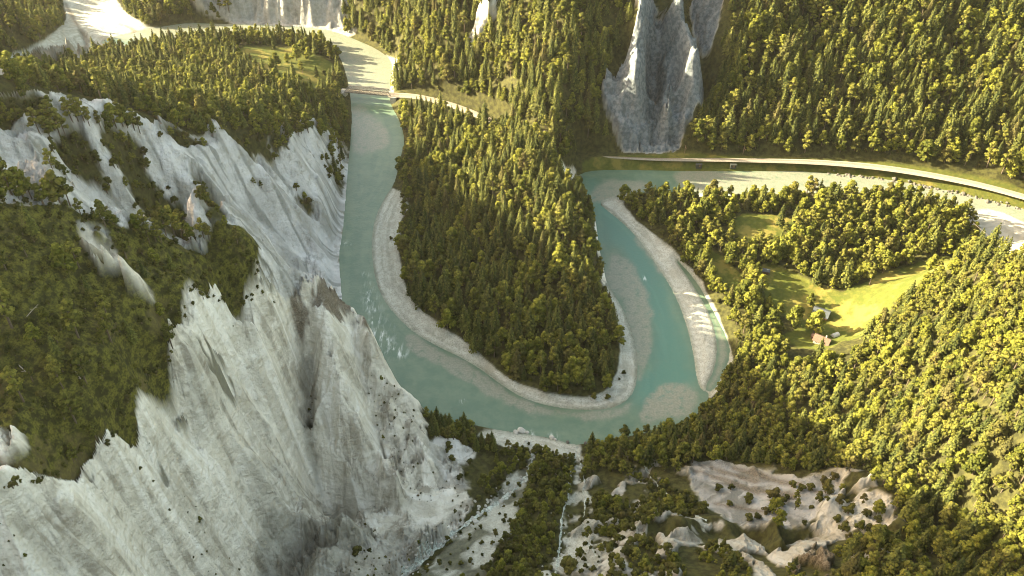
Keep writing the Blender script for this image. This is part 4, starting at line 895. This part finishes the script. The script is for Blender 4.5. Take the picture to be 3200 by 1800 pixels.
M_BOULDER = mat_plain('pale_boulder', (.40, .385, .335), .9, .2, .9, .5)
M_BOULDERD = mat_plain('dark_boulder', (.12, .11, .09), .9, .3, .9, .5)
M_CANVAS = mat_plain('white_canvas', (.5, .48, .43), .8, .05, 1.)
M_STREAM = mat_plain('white_water', (.36, .39, .34), .35, .55, .9, .4)

for i, Q in enumerate(TRACK_W):
    tr_ = ribbon('railway', Q[9:] if i == 0 else Q[4:], 4, [(-3.6, -.35), (-2.7, .12), (-1.3, .3), (0, .32), (1.3, .3), (2.7, .12), (3.6, -.35)], M_BALLAST, fade=grown_in if i else None)
    tag(tr_, 'railway embankment curving through the gorge', kind='structure')
    for s in (-.55, .55):
        ribbon('rail', Q[9:] if i == 0 else Q[4:], 0, [(s - .09, .32), (s - .07, .46), (s + .07, .46), (s + .09, .32)], M_RAIL, tr_, fade=grown_in if i else None)

# lattice bridge over the left arm
A_ = np.array(ground(868, 228, TZ)); B_ = np.array(ground(986, 238.5, TZ)); dB = B_ - A_; LB = float(np.hypot(*dB)); aB = math.atan2(dB[1], dB[0])
br = empty('railway_bridge', (A_[0], A_[1], TZ), aB, 'tan steel lattice railway bridge crossing the river', 'bridge')
MB().box((LB / 2, 0, .0), (LB, 4.4, .5)).build('deck', M_BALLAST, br)
nb = 12; hT = 3.6
for s in (-2.35, 2.35):
    m = MB(); m.bar((0, s, .1), (LB, s, .1), .45, .6); m.bar((LB / nb, s, hT), (LB - LB / nb, s, hT), .4, .5)
    for i in range(1, nb): m.bar((i * LB / nb, s, .2), (i * LB / nb, s, hT), .26)
    for i in range(nb):
        a, b = (i, i + 1) if i < nb / 2 else (i + 1, i)
        m.bar((a * LB / nb, s, .2), (b * LB / nb, s, hT), .3)
        if 0 < i < nb - 1: m.bar((b * LB / nb, s, .2), (a * LB / nb, s, hT), .2)
    m.build('truss', M_TRUSS, br)
m = MB()
for i in range(1, nb): m.bar((i * LB / nb, -2.3, hT), (i * LB / nb, 2.3, hT), .22)
for i in range(1, nb - 1): m.bar((i * LB / nb, -2.3, hT), ((i + 1) * LB / nb, 2.3, hT), .16)
m.build('top_bracing', M_TRUSS, br)
for x in (-1.5, LB + 1.5): MB().box((x, 0, -5), (4.4, 7, 9.4)).build('abutment', M_STONE, br)

def gable(name, loc, rz, L, Wd, H, rise, mw, mr, label, over=.7, chim=False, win=True, cat='house'):
    e = empty(name, loc, rz, label, cat); l, w = L / 2, Wd / 2
    MB().raw([(-l, -w, -1.5), (l, -w, -1.5), (l, w, -1.5), (-l, w, -1.5), (-l, -w, H), (l, -w, H), (l, w, H), (-l, w, H), (-l, 0, H + rise), (l, 0, H + rise)],
             [(0, 1, 5, 4), (1, 2, 6, 9, 5), (2, 3, 7, 6), (3, 0, 4, 8, 7)]).build('wall', mw, e)
    k = rise / w; lo = H - over * k; a, b = l + over, w + over; t = .28
    V = []
    for z in (.04, t): V += [(-a, -b, lo + z), (a, -b, lo + z), (a, 0, H + rise + z), (-a, 0, H + rise + z), (-a, b, lo + z), (a, b, lo + z)]
    rf = MB().raw(V, [(6, 7, 8, 9), (9, 8, 11, 10), (1, 0, 3, 2), (2, 3, 4, 5), (0, 1, 7, 6), (5, 4, 10, 11), (1, 2, 8, 7), (2, 5, 11, 8), (3, 0, 6, 9), (4, 3, 9, 10)]).build('roof', mr, e)
    if chim: MB().box((l * .4, w * .35, H + rise), (.7, .7, 1.8)).build('chimney', M_STONE, rf)
    MB().box((l * .2, -w - .03, 1.0), (1.1, .1, 2.1)).build('door', M_WOOD, e)
    if win:
        for x in (-l * .6, l * .65):
            f = MB().box((x, -w - .03, 1.7), (1.2, .08, 1.2)).build('window', M_WOOD, e); MB().box((x, -w - .08, 1.7), (.95, .06, .95)).build('pane', M_GLASS, f)
        f = MB().box((l + .03, 0, 2.0), (.08, 1.2, 1.2)).build('window', M_WOOD, e); MB().box((l + .08, 0, 2.0), (.06, .95, .95)).build('pane', M_GLASS, f)
    return e
def sit(u, v, r=3):
    x, y, z = at(u, v); return x, y, z
gable('farm_house', sit(2066, 862), math.radians(-34), 8.2, 5.4, 2.7, 2.0, M_WALLW, M_ROOF_B, 'small farmhouse with brown tiled roof and white gable at the meadow edge', chim=True)
gable('barn', sit(2064, 794), math.radians(-30), 8.6, 6.6, 3.0, 2.0, M_WOOD, M_ROOF_G, 'barn with blue-grey sheet roof half hidden behind a round tree', win=False, cat='barn')
gable('shed', sit(1926, 686), math.radians(-15), 4.2, 3.0, 2.0, .9, M_WOOD, M_ROOF_G, 'tiny grey roofed shed in tree shadow on the meadow', over=.3, win=False, cat='shed')
gable('privy', sit(2046, 850), math.radians(-34), 2.6, 2.4, 2.0, .9, M_WOOD, M_ROOF_B, 'tiny dark outbuilding behind the brown roofed farmhouse', over=.25, win=False, cat='shed')
x, y, z = at(2101, 845)
tent = empty('tent', (x, y, z), math.radians(25), 'small white tent on the grass right of the farmhouse', 'tent')
m = MB(); n = 9
V = [(X, 1.7 * math.cos(a), 1.9 * math.sin(a)) for X in (-2.2, 2.2) for a in np.linspace(0, math.pi, n)]
m.raw(V, [(i, i + 1, n + i + 1, n + i) for i in range(n - 1)] + [tuple(range(n)), tuple(range(2 * n - 1, n - 1, -1))]).build('canopy', M_CANVAS, tent)
MB().raw([(2.23, -.5, 0), (2.23, .5, 0), (2.23, .35, 1.4), (2.23, -.35, 1.4)], [(0, 1, 2, 3)]).build('doorway', M_WOOD, tent)

for u, v, lab in ((1724, 396, 'thin railway mast left of the other, opposite the grey funnel'), (1871, 399, 'thin railway mast farther right along the track')):
    x, y, z = at(u, v); e = empty('railway_mast', (x, y + 4.5, TZ - .3), 0, lab, 'mast', 'masts beside the railway')
    MB().bar((0, 0, -1), (0, 0, 7.2), .3).build('post', M_RAIL, e); MB().bar((0, 0, 6.6), (0, -4.4, 6.9), .16).bar((0, 0, 5.4), (0, -3.0, 6.75), .12).build('arm', M_RAIL, e)
for u, v, lab in ((1757, 415, 'dark relay hut below the track, left one'), (1843, 416, 'dark relay hut below the track, right one')):
    x, y, z = at(u, v); gable('relay_hut', (x, y - 1.5, z), 0, 4.2, 2.0, 1.7, .4, M_RELAY, M_RELAY, lab, over=.2, win=False, cat='hut')

# boulders
def boulder_mesh(i):
    import bmesh
    bm = bmesh.new(); bmesh.ops.create_icosphere(bm, subdivisions=2, radius=1.); r = np.random.default_rng(200 + i); a = r.normal(size=(6, 3)); a /= np.linalg.norm(a, axis=1, keepdims=True); cut = r.uniform(.55, .85, 6)
    for vt in bm.verts:
        p = np.array(vt.co)
        for n_, c_ in zip(a, cut):
            q = p @ n_ - c_
            if q > 0: p = p - n_ * q * .85
        vt.co = p * np.array([1.15, .95, .8])
    me = bpy.data.meshes.new('boulder'); bm.to_mesh(me); bm.free(); return me
BM = [boulder_mesh(i) for i in range(5)]
BMP, BMD = [], []
for b_ in BM:
    c_ = b_.copy(); c_.materials.append(M_BOULDER); BMP.append(c_); c_ = b_.copy(); c_.materials.append(M_BOULDERD); BMD.append(c_)
def rock_at(x, y, z, s, dark, label, group=None):
    o = link(bpy.data.objects.new('boulder', (BMD if dark else BMP)[int(R.integers(5))])); o.location = (x, y, z + s * .2); o.scale = (s * R.uniform(.8, 1.2), s * R.uniform(.8, 1.2), s * R.uniform(.7, 1)); o.rotation_euler = (R.uniform(-.3, .3), R.uniform(-.3, .3), R.uniform(0, 6.28))
    return tag(o, label, 'boulder', group)
for u, v, s, dk, lab in ((1312,1083,2.2,0,'largest pale boulder at the water edge below the river bend'),(1298,1088,1.5,0,'pale boulder left of the largest one at the water edge'),(1326,1088,1.2,0,'pale boulder right of the largest one at the water edge'),(1388,1101,1.6,0,'pale boulder where white water breaks at the stream mouth'),(1397,1107,1.2,0,'smaller pale boulder just behind the one in white water'),(1428,1113,1.3,1,'dark boulder left of the debris fan mouth'),(1474,1116,1.2,1,'dark boulder right of the debris fan mouth'),(1456,446,2.6,1,'dark rock ringed by foam in the turquoise corner pool')):
    x, y = ground(u, v, 0); rock_at(float(x), float(y), max(float(sample(GZ, x, y)), -.4), s, dk, lab)
def along(poly, n, spread, s0, s1, dark, label, group):
    P = smooth_poly(poly, 2, False); x, y, z = cast(P[:, 0], P[:, 1], GZ); Q = resample(np.stack([x, y], 1), 2., False)
    for k in range(n):
        i = int(R.integers(len(Q))); px, py = Q[i] + R.normal(size=2) * spread
        rock_at(float(px), float(py), float(sample(GZ, px, py)), R.uniform(s0, s1) * (1.5 if R.random() < .12 else 1), dark, label, group)
S_LEFT = [(1342,1130),(1333,1185),(1290,1230),(1240,1270),(1190,1300),(1130,1345),(1075,1385),(1015,1449)]
S_FAN = [(1452,1124),(1440,1180),(1433,1230),(1424,1300),(1416,1370),(1396,1449)]
S_FAN2 = [(1456,1140),(1466,1200),(1478,1270),(1490,1340),(1500,1400)]
S_RIGHT = [(1621,1172),(1638,1205),(1676,1240),(1703,1265),(1728,1286),(1778,1310)]
along(S_LEFT, 150, 2.6, .35, .95, False, 'pale boulder in the bed of the boulder stream below the white cliff', 'boulders in the boulder stream')
along([(2060,436),(2150,444),(2250,456),(2350,474),(2450,496),(2560,526)], 130, .9, .5, 1.3, True, 'dark riprap rock lining the far river bank beside the railway', 'riprap rocks on the far bank')
along(S_FAN, 40, 3.5, .3, .7, False, 'small pale rock strewn on the grey debris fan', 'rocks on the debris fan')
for P, wd in ((S_LEFT, 1.1), (S_FAN, .45), (S_FAN2, .3), (S_RIGHT, .4)):
    P = smooth_poly(P, 2, False); x, y, z = cast(P[:, 0], P[:, 1], GZ); Q = resample(np.stack([x, y], 1), 1.5, False)
    Q = Q + np.stack([np.cumsum(R.normal(size=len(Q)) * .25), np.cumsum(R.normal(size=len(Q)) * .12)], 1) * np.sin(np.linspace(0, math.pi, len(Q)))[:, None] * 1.3
    tag(ribbon('stream', Q, wd, [(-wd, -.15), (-wd * .5, .06), (0, .1), (wd * .5, .06), (wd, -.15)], M_STREAM, None, .12, True, .75), 'thin white stream tumbling down to the river', kind='structure')
def log(u0, v0, u1, v1, r, name, lab, lift=.3):
    a, b = np.array(at(u0, v0)), np.array(at(u1, v1)); a[2] += lift; b[2] += lift
    T, F = tube([a, a * .55 + b * .45 + np.array([0, 0, .12]), b], [r, r * .8, r * .45], 7)
    e = MB().raw(T, F).build(name, M_DEAD, None, True); tag(e, lab, 'log')
    d = (b - a); p = a + d * .7
    MB().bar(p, p + np.array([d[1], -d[0], abs(d[0]) + 2.]) * .18, r * .5).bar(a + d * .5, a + d * .5 + np.array([-d[1], d[0], 3.]) * .15, r * .5).build('branch_stub', M_DEAD, e)
log(2508, 616, 2532, 630, .4, 'driftwood_log', 'grey driftwood log on the bright gravel bar at the right edge')
log(44, 918, 78, 950, .22, 'fallen_trunk', 'thin pale fallen trunk on the green slope near the left edge', .8)
log(186, 930, 214, 970, .22, 'fallen_trunk', 'thin pale fallen trunk in the middle of the green slope', .8)
log(70, 800, 98, 770, .2, 'fallen_trunk', 'thin pale fallen trunk high on the green slope', .8)
EXPOSURE = 2.95; HAZE = .00002
# ------------------------------------------------------------------ hazy evening air
hz = bpy.data.materials.new('evening_haze'); hz.use_nodes = True; hn = hz.node_tree; hn.nodes.clear()
pv = hn.nodes.new('ShaderNodeVolumePrincipled'); pv.inputs['Color'].default_value = (1, .95, .82, 1); pv.inputs['Density'].default_value = HAZE; pv.inputs['Anisotropy'].default_value = .45
ho = hn.nodes.new('ShaderNodeOutputMaterial'); hn.links.new(pv.outputs[0], ho.inputs['Volume'])
if HAZE > 0:
    lo = CO.min(0) - 30; hi = CO.max(0) + 30; lo[2] = CO[:, 2].min() - 1; hi[2] = max(CO[:, 2].max() + 6, CAM_H + 12)
    c = (lo + hi) / 2; d = hi - lo
    tag(MB().box(c, d).build('haze', hz), 'thin golden haze filling the valley', kind='stuff')
# ------------------------------------------------------------------ camera, sun, sky
ca = bpy.data.cameras.new('camera'); ca.sensor_width = 36; ca.lens = 18 / math.tan(HFOV / 2); ca.clip_end = 9000
cam = link(bpy.data.objects.new('camera', ca)); cam.location = (0, 0, CAM_H); cam.rotation_euler = (math.pi / 2 - PITCH, 0, 0); SC.camera = cam
from mathutils import Vector
EL = math.radians(22); h = Vector((1, -.18, 0)).normalized()
sd = Vector((h.x * math.cos(EL), h.y * math.cos(EL), -math.sin(EL)))
ls = bpy.data.lights.new('sun', 'SUN'); ls.energy = 4.7; ls.angle = math.radians(.53); ls.color = (1, .87, .60)
sun = link(bpy.data.objects.new('sun', ls)); sun.rotation_euler = sd.to_track_quat('-Z', 'Y').to_euler(); sun.location = (-300, 0, 600)
w = bpy.data.worlds.new('World'); SC.world = w; w.use_nodes = True
sky = w.node_tree.nodes.new('ShaderNodeTexSky'); sky.sky_type = 'NISHITA'; sky.sun_disc = False; sky.sun_elevation = EL
sky.sun_rotation = math.atan2(-sd.x, -sd.y); sky.dust_density = 3.5; sky.ozone_density = .6; sky.altitude = 800
bg = w.node_tree.nodes['Background']; tint = w.node_tree.nodes.new('ShaderNodeMix'); tint.data_type = 'RGBA'; tint.blend_type = 'MULTIPLY'; tint.inputs[0].default_value = 1; tint.inputs[7].default_value = (1, .80, .55, 1)   # hazy evening air
w.node_tree.links.new(sky.outputs[0], tint.inputs[6]); w.node_tree.links.new(tint.outputs[2], bg.inputs[0]); bg.inputs[1].default_value = .15
SC.view_settings.view_transform = 'Standard'; SC.view_settings.look = 'None'; SC.view_settings.exposure = EXPOSURE; SC.view_settings.gamma = 1
SC.cycles.filter_width = 1.0; SC.cycles.max_bounces = 5; SC.cycles.diffuse_bounces = 3; SC.cycles.transmission_bounces = 2; SC.cycles.caustics_reflective = False; SC.cycles.caustics_refractive = False
